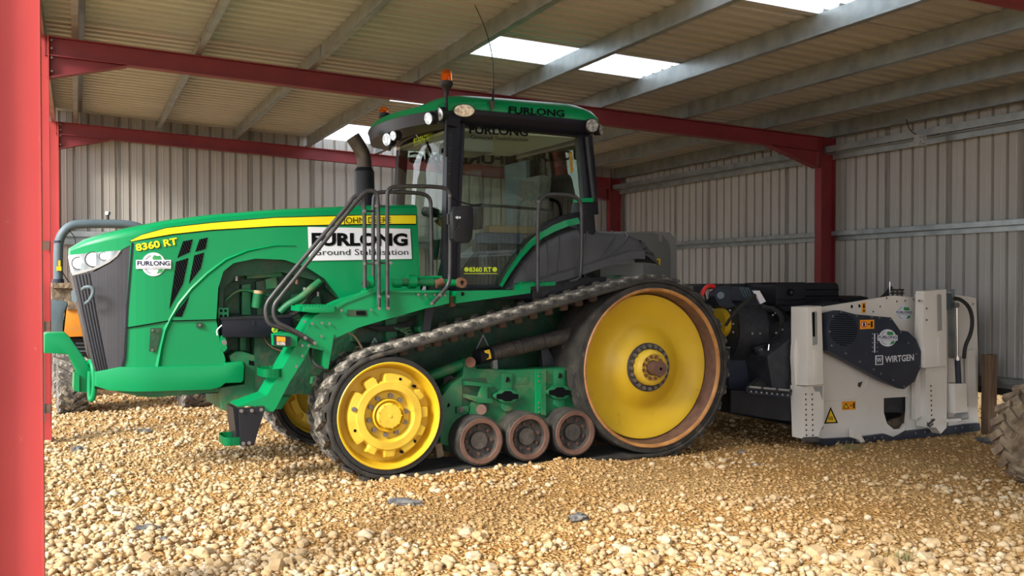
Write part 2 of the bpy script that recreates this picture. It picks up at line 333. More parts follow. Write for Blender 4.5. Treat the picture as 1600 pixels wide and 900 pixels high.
def ground_mat():
    m = bpy.data.materials.new('sandy_gravel_soil'); m.use_nodes = True; N = m.node_tree.nodes; L = m.node_tree.links; b = N['Principled BSDF']
    b.inputs['Roughness'].default_value = .95; b.inputs['Specular IOR Level'].default_value = .15
    t = N.new('ShaderNodeTexCoord')
    n1 = N.new('ShaderNodeTexNoise'); n1.inputs['Scale'].default_value = .7; n1.inputs['Detail'].default_value = 6
    n2 = N.new('ShaderNodeTexVoronoi'); n2.inputs['Scale'].default_value = 42; n3 = N.new('ShaderNodeTexNoise'); n3.inputs['Scale'].default_value = 30; n3.inputs['Detail'].default_value = 8
    for n in (n1, n2, n3): L.new(t.outputs['Object'], n.inputs['Vector'])
    r = N.new('ShaderNodeValToRGB'); r.color_ramp.elements[0].position = .38; r.color_ramp.elements[1].position = .62
    r.color_ramp.elements[0].color = (.50, .28, .095, 1); r.color_ramp.elements[1].color = (.56, .36, .155, 1); L.new(n1.outputs['Fac'], r.inputs[0])
    x = N.new('ShaderNodeMix'); x.data_type = 'RGBA'; x.blend_type = 'MULTIPLY'; x.inputs['Factor'].default_value = .55
    r2 = N.new('ShaderNodeValToRGB'); r2.color_ramp.elements[0].position = .3; r2.color_ramp.elements[0].color = (.5, .42, .36, 1); r2.color_ramp.elements[1].position = .62
    L.new(n3.outputs['Fac'], r2.inputs[0]); L.new(r.outputs[0], x.inputs['A']); L.new(r2.outputs[0], x.inputs['B']); L.new(x.outputs['Result'], b.inputs['Base Color'])
    ad = N.new('ShaderNodeMath'); ad.operation = 'ADD'; L.new(n3.outputs['Fac'], ad.inputs[0]); L.new(n2.outputs['Distance'], ad.inputs[1])
    bp = N.new('ShaderNodeBump'); bp.inputs['Strength'].default_value = .9; bp.inputs['Distance'].default_value = .03
    L.new(ad.outputs[0], bp.inputs['Height']); L.new(bp.outputs[0], b.inputs['Normal']); return m
M['ground'] = ground_mat()
def stone_mat(name, ca, cb, cc):
    m = bpy.data.materials.new(name); m.use_nodes = True; N = m.node_tree.nodes; L = m.node_tree.links; b = N['Principled BSDF']
    b.inputs['Roughness'].default_value = .9; b.inputs['Specular IOR Level'].default_value = .2
    g = N.new('ShaderNodeNewGeometry'); oi = N.new('ShaderNodeObjectInfo'); ad = N.new('ShaderNodeMath'); ad.operation = 'ADD'; fr = N.new('ShaderNodeMath'); fr.operation = 'FRACT'
    L.new(g.outputs['Random Per Island'], ad.inputs[0]); L.new(oi.outputs['Random'], ad.inputs[1]); L.new(ad.outputs[0], fr.inputs[0])
    r = N.new('ShaderNodeValToRGB'); r.color_ramp.elements[0].color = (*ca, 1); r.color_ramp.elements[1].color = (*cb, 1); e = r.color_ramp.elements.new(.5); e.color = (*cc, 1)
    L.new(fr.outputs[0], r.inputs[0])
    t = N.new('ShaderNodeTexCoord'); n = N.new('ShaderNodeTexNoise'); n.inputs['Scale'].default_value = 35; L.new(t.outputs['Object'], n.inputs['Vector'])
    x = N.new('ShaderNodeMix'); x.data_type = 'RGBA'; x.blend_type = 'MULTIPLY'; x.inputs['Factor'].default_value = .35
    L.new(r.outputs[0], x.inputs['A']); L.new(n.outputs['Fac'], x.inputs['B']); L.new(x.outputs['Result'], b.inputs['Base Color'])
    bp = N.new('ShaderNodeBump'); bp.inputs['Strength'].default_value = .35; bp.inputs['Distance'].default_value = .01; L.new(n.outputs['Fac'], bp.inputs['Height']); L.new(bp.outputs[0], b.inputs['Normal'])
    return m
M['limestone'] = stone_mat('pale_limestone', (.60, .44, .255), (.73, .60, .42), (.54, .365, .18))
M['clod'] = stone_mat('ochre_stone_and_clods', (.47, .28, .115), (.64, .45, .24), (.53, .335, .145))
floor = link('floor', np_mesh('floor', co, fc), 'ground'); floor['kind'] = 'structure'
floor.data.polygons.foreach_set('use_smooth', [True]*len(floor.data.polygons))
# stones, one joined part per kind of stone; the largest near ones are parts of their own
def ico():
    bm = bmesh.new(); bmesh.ops.create_icosphere(bm, subdivisions=1, radius=1.0); c = np.array([v.co[:] for v in bm.verts]); f = np.array([[v.index for v in q.verts] for q in bm.faces]); bm.free(); return c, f
IC, IF = ico()
if len(IC) > 12:
    bm = bmesh.new(); bmesh.ops.create_icosphere(bm, subdivisions=1, radius=1.0); bm.free()
def paleness(x, y):
    """how stony (pale) the ground is at a place: pale gravel to the left and in a band nearest the open front"""
    u = -x*math.sin(PHB)+y*math.cos(PHB)
    left = 1/(1+np.exp((x+1.55-.0*y)/.30)); front = 1/(1+np.exp((y-6.15-.25*vnoise(x, y, 1.3, 4)*4)/.22))
    patch = np.clip(vnoise(x, y, .9, 5)*2.0-.25, 0, 1)
    return np.clip(left*.85+front*.95+patch*.7, 0, 1)
def scatter(n, smin, smax, pale, seed, ymin=4.6, ymax=14.5, pw=2.2, yb=1.6):
    g = np.random.default_rng(seed); y = ymin+(ymax-ymin)*g.random(n*3)**yb; x = (g.random(n*3)*2-1)*.60*y
    p = paleness(x, y); keep = g.random(len(x)) < (p if pale else np.clip(1.05-.8*p, 0, 1)); x = x[keep][:n]; y = y[keep][:n]; n = len(x)
    s = smin+(smax-smin)*g.random(n)**pw; z = height(x, y)+s*.22
    V = IC[None]*(1+(g.random((n, len(IC), 1))-.5)*.85)*np.stack([s*(.8+.6*g.random(n)), s*(.7+.4*g.random(n)), s*(.5+.35*g.random(n))], -1)[:, None]*.5
    a = g.random(n)*2*pi; b = (g.random(n)-.5)*1.2; ca, sa, cb, sb = np.cos(a), np.sin(a), np.cos(b), np.sin(b)
    vx, vy, vz = V[..., 0], V[..., 1], V[..., 2]
    vy, vz = vy*cb[:, None]-vz*sb[:, None], vy*sb[:, None]+vz*cb[:, None]
    vx, vy = vx*ca[:, None]-vy*sa[:, None], vx*sa[:, None]+vy*ca[:, None]
    Vt = np.stack([vx+x[:, None], vy+y[:, None], vz+z[:, None]], -1).reshape(-1, 3)
    Ft = (IF[None]+(np.arange(n)*len(IC))[:, None, None]).reshape(-1, 3)
    return Vt, Ft
NT = len(IF)
for nm, n, s0, s1, pale, sd, m, yb in (('gravel', 23000, .020, .066, True, 1, 'limestone', 1.5), ('small_stones', 24000, .014, .042, False, 2, 'clod', 1.5)):
    n = n if NT <= 20 else n//2
    v, f = scatter(n, s0, s1, pale, sd, yb=yb); o = link(nm, np_mesh(nm, v, f), m, floor); o['kind'] = 'stuff'
sm = []
for k in range(14):
    bm = bmesh.new(); bmesh.ops.create_cube(bm, size=1.0); g = random.Random(k)
    for v in bm.verts: v.co = Vector((v.co.x*g.uniform(.75, 1.15), v.co.y*g.uniform(.65, 1.1), v.co.z*g.uniform(.5, .9)))
    bmesh.ops.bevel(bm, geom=list(bm.edges), offset=.2, segments=1, affect='EDGES'); bmesh.ops.triangulate(bm, faces=bm.faces)
    for v in bm.verts: v.co += Vector((g.uniform(-.06, .06), g.uniform(-.06, .06), g.uniform(-.06, .06)))
    bmesh.ops.recalc_face_normals(bm, faces=bm.faces); me = bpy.data.meshes.new('stone'); bm.to_mesh(me); bm.free(); me.materials.append(M['limestone']); sm.append(me)
g = random.Random(11); spots = []
for (px, py, s) in ((317, 865, .075), (1275, 800, .0), (180, 850, .08), (1455, 880, .07)):
    pass
def gpt(px, py, z=0.0):
    a = (px-800)/F_PX; b = -(py-CY)/F_PX; c, s = math.cos(PITCH), math.sin(PITCH); r = Vector((a, c+s*b, -s+c*b)); k = (z-CAM_H)/r.z; return Vector((r.x*k, r.y*k, z))
for (px, py, s) in ((317, 866, .10), (1278, 878, .12), (1350, 883, .11), (1238, 893, .08), (1440, 885, .10), (1305, 893, .07), (1395, 893, .08), (600+130, 848, .10), (748, 852, .09), (740, 878, .08), (1370, 895, .08), (437, 880, .10), (430, 896, .10), (700, 885, .08), (960, 665+165, .06), (1003, 827, .06)):
    p = gpt(px, py); spots.append((p.x, p.y, s))
for _ in range(284):
    for _t in range(30):
        y = 4.9+2.9*g.random()**1.5; x = g.uniform(-.49, .50)*y
        if g.random() < paleness(np.array([x]), np.array([y]))[0]*.95+.05: break
    spots.append((x, y, g.uniform(.04, .08)))
for i, (x, y, s) in enumerate(spots):
    o = bpy.data.objects.new('stone', sm[i % 14]); COL.objects.link(o); o.parent = floor
    o.location = (x, y, float(height(x, y))+s*.22); o.scale = (s, s, s); o.rotation_euler = (g.uniform(-.5, .5), g.uniform(-.5, .5), g.uniform(0, 6.28))
# ------------------------------------------------------------------ shed
U1, U2, U3 = 5.30, 11.20, 17.08; V0, V1 = -.27, 9.05; U0 = -0.6
def zraf(v): return 3.765-.0527*(v+.2)          # underside of the rafters
RD = .19; PD = .20
ceiling = bpy.data.objects.new('ceiling', None); COL.objects.link(ceiling); ceiling['kind'] = 'structure'
def frame_uv(): return Matrix(((BU.x, BV.x, 0, 0), (BU.y, BV.y, 0, 0), (0, 0, 1, 0), (0, 0, 0, 1)))
MUV = frame_uv()
def uvbox(bm, u0, u1, v0, v1, z0, z1): add_box(bm, (u0, v0, z0), (u1, v1, z1), MUV)
def uvfin(name, bm, m, parent, **k): return fin(name, bm, m, parent, **k)
def slopebox(bm, u0, u1, v0, v1, z0, z1, ref=0.0):
    """box whose z follows the roof slope: z0/z1 are offsets from the rafter underside"""
    vs = add_box(bm, (u0, v0, z0), (u1, v1, z1))
    for v in vs: v.co = MUV @ Vector((v.co.x, v.co.y, v.co.z+zraf(v.co.y)))
# rafters
def rafter(u, m, right=True):
    bm = bmesh.new()
    slopebox(bm, u-.004, u+.004, V0, V1, 0.008, RD-.008); slopebox(bm, u-.065, u+.065, V0, V1, 0, .011); slopebox(bm, u-.065, u+.065, V0, V1, RD-.011, RD)
    o = uvfin('rafter', bm, m, ceiling)
    # haunches
    for va, vb, sg in ((V0+.02, V0+.75, 1), (V1-.10, V1-.85, -1)):
        bm = bmesh.new()
        pts = [(va, 0), (vb, 0), (va, -.21)]
        for uu in (u-.004, u+.004): pass
        f = bm.faces.new([bm.verts.new(MUV @ Vector((u-.004, v, zraf(v)+z))) for v, z in pts])
        r = bmesh.ops.extrude_face_region(bm, geom=[f]); bmesh.ops.translate(bm, verts=[x for x in r['geom'] if isinstance(x, bmesh.types.BMVert)], vec=BU*.008)
        q = [(va, -.22), (vb, -.01), (vb, 0.0), (va, -.208)]
        f = bm.faces.new([bm.verts.new(MUV @ Vector((u-.065, v, zraf(v)+z))) for v, z in q])
        r = bmesh.ops.extrude_face_region(bm, geom=[f]); bmesh.ops.translate(bm, verts=[x for x in r['geom'] if isinstance(x, bmesh.types.BMVert)], vec=BU*.13)
        h = uvfin('haunch', bm, m, o)
    for v in [V0+.03]*3:
        pass
    for k, z in enumerate((-.15, -.02, .07, .15)):
        for du in (-.035,):
            b = bolt(MUV @ Vector((u+du, V0+.06, zraf(V0)+z)), .012, .02, 'steel', o); b.rotation_euler = (0, 0, PHB)
    return o
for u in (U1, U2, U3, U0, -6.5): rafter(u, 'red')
# purlins (galvanised Z sections) and their cleats
PV = [0.03+1.155*k for k in range(9)]
for k, v in enumerate(PV):
    z = zraf(v)+RD
    bm = bmesh.new(); u0, u1 = -6.9, U3+.12
    if k == 8: v = 9.16; z = zraf(v)+RD
    uvbox(bm, u0, u1, v-.002, v+.002, z, z+PD); uvbox(bm, u0, u1, v-.062, v, z, z+.004); uvbox(bm, u0, u1, v, v+.06, z+PD-.004, z+PD)
    uvbox(bm, u0, u1, v-.062, v-.059, z, z+.018); uvbox(bm, u0, u1, v+.057, v+.06, z+PD-.02, z+PD)
    uvfin('purlin', bm, 'galv', ceiling)
    for u in (U1, U2, U3):
        bm = bmesh.new(); uvbox(bm, u-.10, u-.0, v-.012, v-.004, z, z+.17); uvfin('purlin_cleat', bm, 'galv', ceiling)
        if k in (2, 5):
            bm = bmesh.new(); uvbox(bm, u-.42, u+.42, v-.014, v-.003, z+.01, z+.19); uvfin('purlin_sleeve', bm, 'galv', ceiling)
# extra thin bracing purlin beside the first column line
bm = bmesh.new(); uvbox(bm, U0, U3, -.28, -.274, zraf(-.3)+RD, zraf(-.3)+RD+.22); uvbox(bm, U0, U3, -.34, -.28, zraf(-.3)+RD, zraf(-.3)+RD+.004); uvfin('eaves_beam', bm, 'galv', ceiling)
def corr_sheet(name, u0, u1, v0, v1, m, parent, dz=0.0, vsteps=1):
    """trapezoidal roofing sheet, ribs running down the slope"""
    prof = []; u = u0
    while u < u1-.01:
        prof += [(u, 0), (u+.085, 0), (u+.10, .048), (u+.185, .048), (u+.20, 0)]; u += .20
    bm = bmesh.new(); rows = []
    for v in (v0, v1): rows.append([bm.verts.new(MUV @ Vector((a, v, zraf(v)+RD+PD+.004+b+dz))) for a, b in prof])
    for i in range(len(prof)-1): bm.faces.new((rows[0][i], rows[0][i+1], rows[1][i+1], rows[1][i]))
    bmesh.ops.remove_doubles(bm, verts=bm.verts, dist=1e-4)
    r = bmesh.ops.extrude_face_region(bm, geom=list(bm.faces)) if name != 'skylight_sheet' else None
    if r: bmesh.ops.translate(bm, verts=[x for x in r['geom'] if isinstance(x, bmesh.types.BMVert)], vec=(0, 0, .003))
    return fin(name, bm, m, parent, recalc=bool(r))
u = 17.45-1.02*24; i = 0
sky_u = []
while u < 17.4:
    c = u+.5
    is_sky = any(abs(c-x) < .52 for x in (16.42, 13.28-.0, 10.25, 7.06, 4.0, .9, -2.2, -5.3))
    if is_sky:
        corr_sheet('roof_sheet', u, u+1.06, -.65, 3.60, 'sheet', ceiling, .004*(i % 2))
        corr_sheet('skylight_sheet', u, u+1.02, 3.58, 5.88, 'sky_sheet', ceiling, .002)
        corr_sheet('roof_sheet', u, u+1.06, 5.84, 9.5, 'sheet', ceiling, .004*(i % 2)+.003)
    else:
        corr_sheet('roof_sheet', u, u+1.06, -.65, 9.5, 'sheet', ceiling, .004*(i % 2))
    u += 1.02; i += 1
# walls : sheets hang on rails, bottom edge about half a metre above the ground
def wall_sheet(a0, a1, zb, ztop, along, fixed, parent, sign):
    prof = []; a = a0
    while a < a1-.05:
        prof += [(a, 0), (a+.055, 0), (a+.06, -.004), (a+.068, -.004), (a+.073, 0), (a+.155, 0), (a+.162, .038), (a+.192, .038), (a+.198, 0)]; a += .2
    prof += [(a, 0), (a+.05, 0)]
    bm = bmesh.new(); rows = []
    for e in (0, 1):
        row = []
        for q, d in prof:
            if along == 'u': row.append(bm.verts.new(MUV @ Vector((q, fixed+d*sign, zb if e == 0 else ztop(fixed)))))
            else: row.append(bm.verts.new(MUV @ Vector((fixed+d*sign, q, zb if e == 0 else ztop(q)))))
        rows.append(row)
    for i in range(len(prof)-1): bm.faces.new((rows[0][i], rows[0][i+1], rows[1][i+1], rows[1][i]))
    bmesh.ops.remove_doubles(bm, verts=bm.verts, dist=1e-4)
    r = bmesh.ops.extrude_face_region(bm, geom=list(bm.faces)); d = (BV if along == 'u' else BU)*.003*sign
    bmesh.ops.translate(bm, verts=[x for x in r['geom'] if isinstance(x, bmesh.types.BMVert)], vec=d)
    return fin('wall_sheet', bm, 'wall', parent)
wall_right = bpy.data.objects.new('wall_right', None); COL.objects.link(wall_right); wall_right['kind'] = 'structure'
wall_back = bpy.data.objects.new('wall_back', None); COL.objects.link(wall_back); wall_back['kind'] = 'structure'
zt = lambda v: zraf(v)+RD+PD+.03
a = 17.3
while a > -6.6: wall_sheet(a-1.0, a+.03, .50, lambda v: zraf(9.3)+RD+PD, 'u', 9.33, wall_right, 1); a -= 1.0
a = -.4
while a < 9.3: wall_sheet(a, a+1.03, .50, zt, 'v', 17.32, wall_back, 1); a += 1.0
def rail(name, u0, u1, z, parent, up=True):
    bm = bmesh.new(); v = 9.28
    uvbox(bm, u0, u1, v-.10, v+.04, z+.115, z+.12); uvbox(bm, u0, u1, v-.10, v-.095, z+.06, z+.12); uvbox(bm, u0, u1, v-.003, v+.003, z, z+.12); uvbox(bm, u0, u1, v-.012, v-.004, z, z+.06)
    return uvfin(name, bm, 'galv', parent)
for ua, ub in ((-6.5, U0-.02), (U0+.02, U1-.02), (U1+.02, U2-.03), (U2+.03, U3-.03)):
    rail('wall_rail', ua, ub, 2.12, wall_right)
    rail('wall_rail', ua, ub, .42, wall_right)
    bm = bmesh.new(); uvbox(bm, ua, ub, 9.06, 9.065, 3.26, 3.34); uvbox(bm, ua, ub, 9.065, 9.22, 3.335, 3.345); uvbox(bm, ua, ub, 9.07, 9.20, 3.245, 3.25); uvbox(bm, ua, ub, 9.2, 9.206, 3.18, 3.27); uvfin('eaves_rail', bm, 'galv', wall_right)
    bm = bmesh.new(); uvbox(bm, ua, ub, 9.30, 9.33, .34, .52); uvfin('base_flashing', bm, 'navy_d', wall_right)
bm = bmesh.new(); uvbox(bm, 17.16, 17.165, V0, V1, 2.26, 2.34); uvbox(bm, 17.165, 17.28, V0, V1, 2.335, 2.34); uvbox(bm, 17.28, 17.285, V0, V1, 2.16, 2.34); uvbox(bm, 17.24, 17.245, V0, V1, 2.14, 2.22); uvfin('wall_rail', bm, 'galv', wall_back)
bm = bmesh.new(); uvbox(bm, 17.31, 17.33, V0, V1, .34, .52); uvfin('base_flashing', bm, 'navy_d', wall_back)
# columns
def column(u, va, vb, zb, zt_, m, label, fl=.075):
    e = empty('steel_column', wb(u, (va+vb)/2, zb), PHB, label, 'column', 'portal frame columns')
    inv = Matrix.Rotation(-PHB, 4, 'Z') @ Matrix.Translation(-e.location)
    def part(name, *b):
        bm = bmesh.new()
        for q in b: uvbox(bm, *q)
        for v in bm.verts: v.co = inv @ v.co
        o = fin(name, bm, m, e); return o
    part('flange', (u-fl, u+fl, va, va+.011, zb, zt_)); part('flange', (u-fl, u+fl, vb-.011, vb, zb, zt_)); part('web', (u-.004, u+.004, va+.011, vb-.011, zb, zt_))
    return e, part
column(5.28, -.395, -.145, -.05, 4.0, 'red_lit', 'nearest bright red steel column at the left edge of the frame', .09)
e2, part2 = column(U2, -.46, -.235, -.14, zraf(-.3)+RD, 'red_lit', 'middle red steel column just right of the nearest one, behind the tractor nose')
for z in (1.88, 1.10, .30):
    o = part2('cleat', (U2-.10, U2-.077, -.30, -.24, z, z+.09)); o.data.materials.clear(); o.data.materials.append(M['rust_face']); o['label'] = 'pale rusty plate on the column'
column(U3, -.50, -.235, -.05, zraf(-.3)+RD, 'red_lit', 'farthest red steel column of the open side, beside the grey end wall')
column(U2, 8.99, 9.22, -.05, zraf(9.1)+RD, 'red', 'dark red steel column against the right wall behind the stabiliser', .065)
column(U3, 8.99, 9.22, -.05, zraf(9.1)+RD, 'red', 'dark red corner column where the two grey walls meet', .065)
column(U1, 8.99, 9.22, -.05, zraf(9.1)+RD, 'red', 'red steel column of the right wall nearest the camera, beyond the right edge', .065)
# teal strip fixed behind the middle column
s_ = box('timber_strip', (0, 0, 0), (.03, .02, 1.35), 'bluegrey'); s_.location = wb(U2-.11, -.325, .22); s_.rotation_euler = (0, 0, PHB); tag(s_, 'narrow blue-grey strip standing against the middle red column', 'strip')
# lamp box under the right eaves
lb = empty('floodlight', wb(9.35, 8.93, 3.19), PHB, 'small square grey floodlight hanging under the right eaves rail', 'light')
box('housing', (-.06, -.05, -.07), (.06, .03, .07), 'trim_grey', lb, .008); box('lens', (-.05, -.056, -.055), (.05, -.05, .055), 'lamp', lb); tube('cable', [(0, .02, .06), (-.1, .05, .12), (-.12, .08, .25)], .006, 'black', lb)
# ------------------------------------------------------------------ tracked tractor
T = Frame(TO, 25.0)
tractor = empty('crawler_tractor', TO, TA, 'green rubber-tracked tractor with yellow wheels and a glazed cab, parked across the shed', 'tractor')
tr = tractor
def P(x, y, t): return T.P(x, y, t)
def hw(s): return .45 if s > -1.62 else .45-.23*((-1.62-s)/.70)**2
def nose(bm):
    for k in range(12):
        s = -2.4+.07*k
        bmesh.ops.bisect_plane(bm, geom=list(bm.verts)+list(bm.edges)+list(bm.faces), plane_co=(s, 0, 0), plane_no=(1, 0, 0))
    for v in bm.verts:
        if v.co.x < -1.62:
            w = max(hw(v.co.x), .12)/.45
            v.co.y *= w
def tp(name, pts, t, th, m, par=None, **k): return plate(T, name, pts, t, th, m, par or tr, **k)
# bonnet shell: side line + rounded shoulder, symmetric
side = [(112, 392), (135, 384), (165, 377), (205, 369), (260, 356), (330, 345), (430, 337), (560, 332), (652, 331)]
top = [(112, 386), (135, 373), (165, 364), (205, 355), (260, 344), (330, 335), (430, 327), (560, 321), (652, 319)]
bm = bmesh.new(); rings = []
for (a, b) in zip(side, top):
    A = P(*a, .45); B = P(*b, .40); w = max(hw(A.x), .12); h = max(B.z-A.z, .02); ring = []
    for k in range(15):
        th_ = -pi/2+pi*k/14      # -90..90
        c = math.cos(th_); s_y = math.sin(th_)
        yy = w*math.copysign(abs(s_y)**.55, s_y); zz = A.z+h*1.12*abs(c)**.55
        ring.append(bm.verts.new((A.x, yy, zz)))
    rings.append(ring)
for a, b in zip(rings[:-1], rings[1:]):
    for j in range(14): bm.faces.new((a[j], a[j+1], b[j+1], b[j]))
bm.faces.new(rings[0]); bm.faces.new(rings[-1])
hood = fin('hood', bm, 'green', tr, True)
upper = [(205, 369), (260, 356), (330, 345), (430, 337), (560, 332), (652, 331), (657, 455), (640, 474), (540, 480), (528, 462), (508, 436), (480, 418), (445, 406), (400, 404), (365, 411), (349, 424), (341, 450), (338, 500), (262, 502), (196, 513)]
tp('side_panel', upper, .45, .03, 'green', warp=nose)
o = tp('side_panel', upper, -.42, .03, 'green', warp=nose)
tp('lower_panel', [(196, 513), (262, 502), (338, 500), (345, 540), (352, 560), (352, 572), (245, 575), (190, 577)], .44, .88, 'green', warp=nose)
tp('nose_frame', [(150, 583), (190, 574), (350, 570), (353, 567), (379, 565), (382, 570), (381, 594), (377, 598), (352, 599), (345, 605), (330, 609), (215, 613), (172, 612), (150, 606)], .47, .94, 'green', bevel=.012, warp=nose)
tp('sump_guard', [(175, 610), (345, 606), (345, 612), (290, 617), (240, 621), (215, 619)], .36, .7, 'green_d')
tp('chassis_rail', [(255, 600), (348, 600), (348, 614), (255, 618)], .30, .5, 'black')
# swept wing of the bonnet side: raised ridge following the wheel arch
outer = [(241, 600), (243, 570), (249, 540), (255, 515), (262, 497), (276, 472), (296, 447), (320, 424), (350, 402), (385, 389), (430, 382), (462, 383)]
inner = [(252, 600), (252, 575), (256, 545), (262, 520), (272, 500), (286, 478), (305, 456), (330, 433), (358, 411), (390, 396), (430, 386), (463, 385)]
bm = bmesh.new(); ra = []
for a, b in zip(outer, inner):
    A = P(*a, .45); B = P(*b, .45); A2 = Vector((A.x, -.475, A.z))*.6+Vector((B.x, -.475, B.z))*.4; A2.y = -.460
    ra.append([bm.verts.new(A+Vector((0, .01, 0))), bm.verts.new(A2), bm.verts.new(B+Vector((0, .01, 0)))])
for p, q in zip(ra[:-1], ra[1:]):
    for j in range(2): bm.faces.new((p[j], p[j+1], q[j+1], q[j]))
fin('wing_ridge', bm, 'green', tr, True)
# concave scoop below the ridge
bm = bmesh.new(); rows = []
edge = [(338, 500), (340, 470), (342, 450), (349, 424), (365, 411), (400, 404)]
for a, b in zip([(262, 502), (276, 480), (296, 458), (325, 432), (358, 412), (395, 399)], edge):
    A = P(*a, .455); B = P(*b, .455); rows.append([bm.verts.new(A*(1-k/6)+B*(k/6)+Vector((0, .07*math.sin(pi*k/6)-.004, 0))) for k in range(7)])
bm.free()
tp('panel_joint', [(196, 512.2), (262, 500.7), (338, 498.8), (338, 500.2), (262, 502.4), (196, 514.2)], .452, .01, 'ink', warp=nose)
tp('panel_joint', [(245, 574), (352, 571), (352, 572.3), (245, 575.4)], .452, .01, 'ink')
tp('latch_pocket', [(235, 513), (252, 512), (249, 530), (243, 549), (233, 549)], .452, .004, 'green_dark'); 
for y in (516, 547): bolt(P(238, y, .458), .009, .006, 'steel', tr, name='screw')
tp('rubber_stop', [(307, 504), (317, 504), (317, 512), (307, 512)], .456, .01, 'green_dark'); bolt(P(312, 508, .462), .01, .01, 'steel', tr, name='screw')
# bonnet louvres
for pts in ([(286, 377), (301, 374), (296, 394), (277, 403)], [(275, 409), (294.5, 403), (286, 443), (264.5, 483)], [(311.8, 374), (324.5, 371), (321, 389), (305, 393.5)], [(303.5, 399), (319, 394.5), (313.5, 419.5), (295, 443.6)], [(276, 488), (296, 462), (290, 480), (284, 495), (272, 495)]):
    lv = tp('air_vent', pts, .453, .006, 'ink')
    xs = [p[0] for p in pts]; ys = [p[1] for p in pts]; y = min(ys)+3
    bm = bmesh.new()
    def inside(x, y, pts=pts):
        c = False
        for i in range(len(pts)):
            (x1, y1), (x2, y2) = pts[i], pts[i-1]
            if (y1 > y) != (y2 > y) and x < (x2-x1)*(y-y1)/(y2-y1)+x1: c = not c
        return c
    k = min(xs)-10; n = 0
    while k < max(xs)+20:
        seg = [(k+q*.45, min(ys)+q) for q in np.arange(0, max(ys)-min(ys), 1.0)]; seg = [s for s in seg if inside(*s)]
        if len(seg) > 3: sweep(bm, [P(*seg[0], .457), P(*seg[-1], .457)], .0035, 4); n += 1
        k += 4.2
    if n: fin('louvre', bm, 'black', lv)
    else: bm.free()
# stripe and lettering
sb = [(205, 377), (235, 371.5), (270, 365.5), (330, 359), (430, 353), (560, 350), (650, 349.5)]; st = [(205, 375.5), (222, 367), (260, 356.5), (330, 348.5), (430, 340.5), (560, 336.8), (650, 336.5)]
tp('stripe_edge', [(203, 378)]+[(x, y+1.6) for x, y in sb[1:]]+[(x+1, y-1.2) for x, y in st[::-1]], .4535, .003, 'ink', warp=nose)
tp('yellow_stripe', sb+st[::-1], .456, .003, 'stripe', warp=nose)
text(T, 'lettering', 'JOHN DEERE', (536, 349), (611, 348.2), 9.5, .461, 'ink', tr, .0)
for dx, m, t in ((0.8, 'ink', .455), (0, 'stripe', .459)): text(T, 'lettering', '8360 RT', (213.5+dx, 392+dx*.8), (278+dx, 381.5+dx*.8), 10.5, t, m, tr, .035, warp=nose)
emblem(T, 240, 413, .456, 18.5, tr, (27, 14), warp=nose)
dc = tp('name_board', [(481, 354.5), (641, 357.5), (643.5, 404.5), (483, 407.5)], .458, .004, 'decal'); dc['label'] = 'white rectangular decal with black lettering'
text(T, 'lettering', 'FURLONG', (487, 383), (637, 383), 18.5, .462, 'ink', dc, .045)
text(T, 'lettering', 'Ground Stabilisation', (490, 398.5), (638, 398), 9.5, .462, 'ink', dc, .0)
# grille, headlamp, badge handle
gr = tp('grille', [(113, 425), (117, 430), (150, 424), (176, 409), (186, 393), (208, 379), (200, 480), (196, 560), (192, 574), (183, 581), (151, 583), (143, 560), (130, 500)], .446, .89, 'grille', warp=nose)
tp('grille_frame', [(206, 379), (209, 379), (201, 480), (197, 561), (193, 576), (184, 583.5), (151, 585), (150, 582), (182, 580), (190, 573), (194, 560), (198, 480)], .456, .03, 'pillar', gr, warp=nose)
for k in range(5):
    a = [(119+5*k, 431-k), (133+4.6*k, 500), (151+4*k, 580)]
    tube('grille_rib', [P(x, y, .455*max(hw(P(x, y, .45).x), .12)/.45) for x, y in a], .006, 'black', gr, it=1, n=6)
tube('grille_handle', [P(*q) for q in ((129, 452, .36), (134, 448, .42), (145, 449, .44), (146, 458, .44), (140, 470, .43), (134, 474, .38))], .014, 'bluegrey', gr, n=8)
tp('badge', [(113, 455), (119, 452), (122, 470), (118, 474), (114, 470)], .30, .1, 'bluegrey', gr, warp=nose)
hl = tp('headlight', [(111.5, 397), (186, 391), (181, 398), (170, 407), (155, 415), (135, 421), (117, 426.5)], .452, .90, 'headlamp', warp=nose)
tp('nose_brow', [(111.5, 391), (135, 383), (165, 376), (206, 368), (209, 380), (187, 392), (150, 395), (112, 399)], .451, .90, 'green', warp=nose)
hl['label'] = 'clear wrap-round headlamp'
tp('headlight_rim', [(181, 398), (186, 391), (190, 391), (184, 400), (172, 409.5), (156, 418), (135, 425), (115, 430.5), (114, 427), (135, 421), (155, 415), (170, 407)], .458, .02, 'trim_grey', hl, warp=nose)
for x, y, r in ((124, 411, .045), (147, 405, .055), (163, 400, .03)):
    c = P(x, y, .42); t_ = max(hw(c.x), .12)
    rod('reflector_rim', (c.x, -t_-.007, c.z), (c.x, -t_+.03, c.z), r*1.15, 'dark_steel', hl, 24); rod('reflector', (c.x, -t_-.011, c.z), (c.x, -t_+.03, c.z), r, 'chrome', hl, 24)
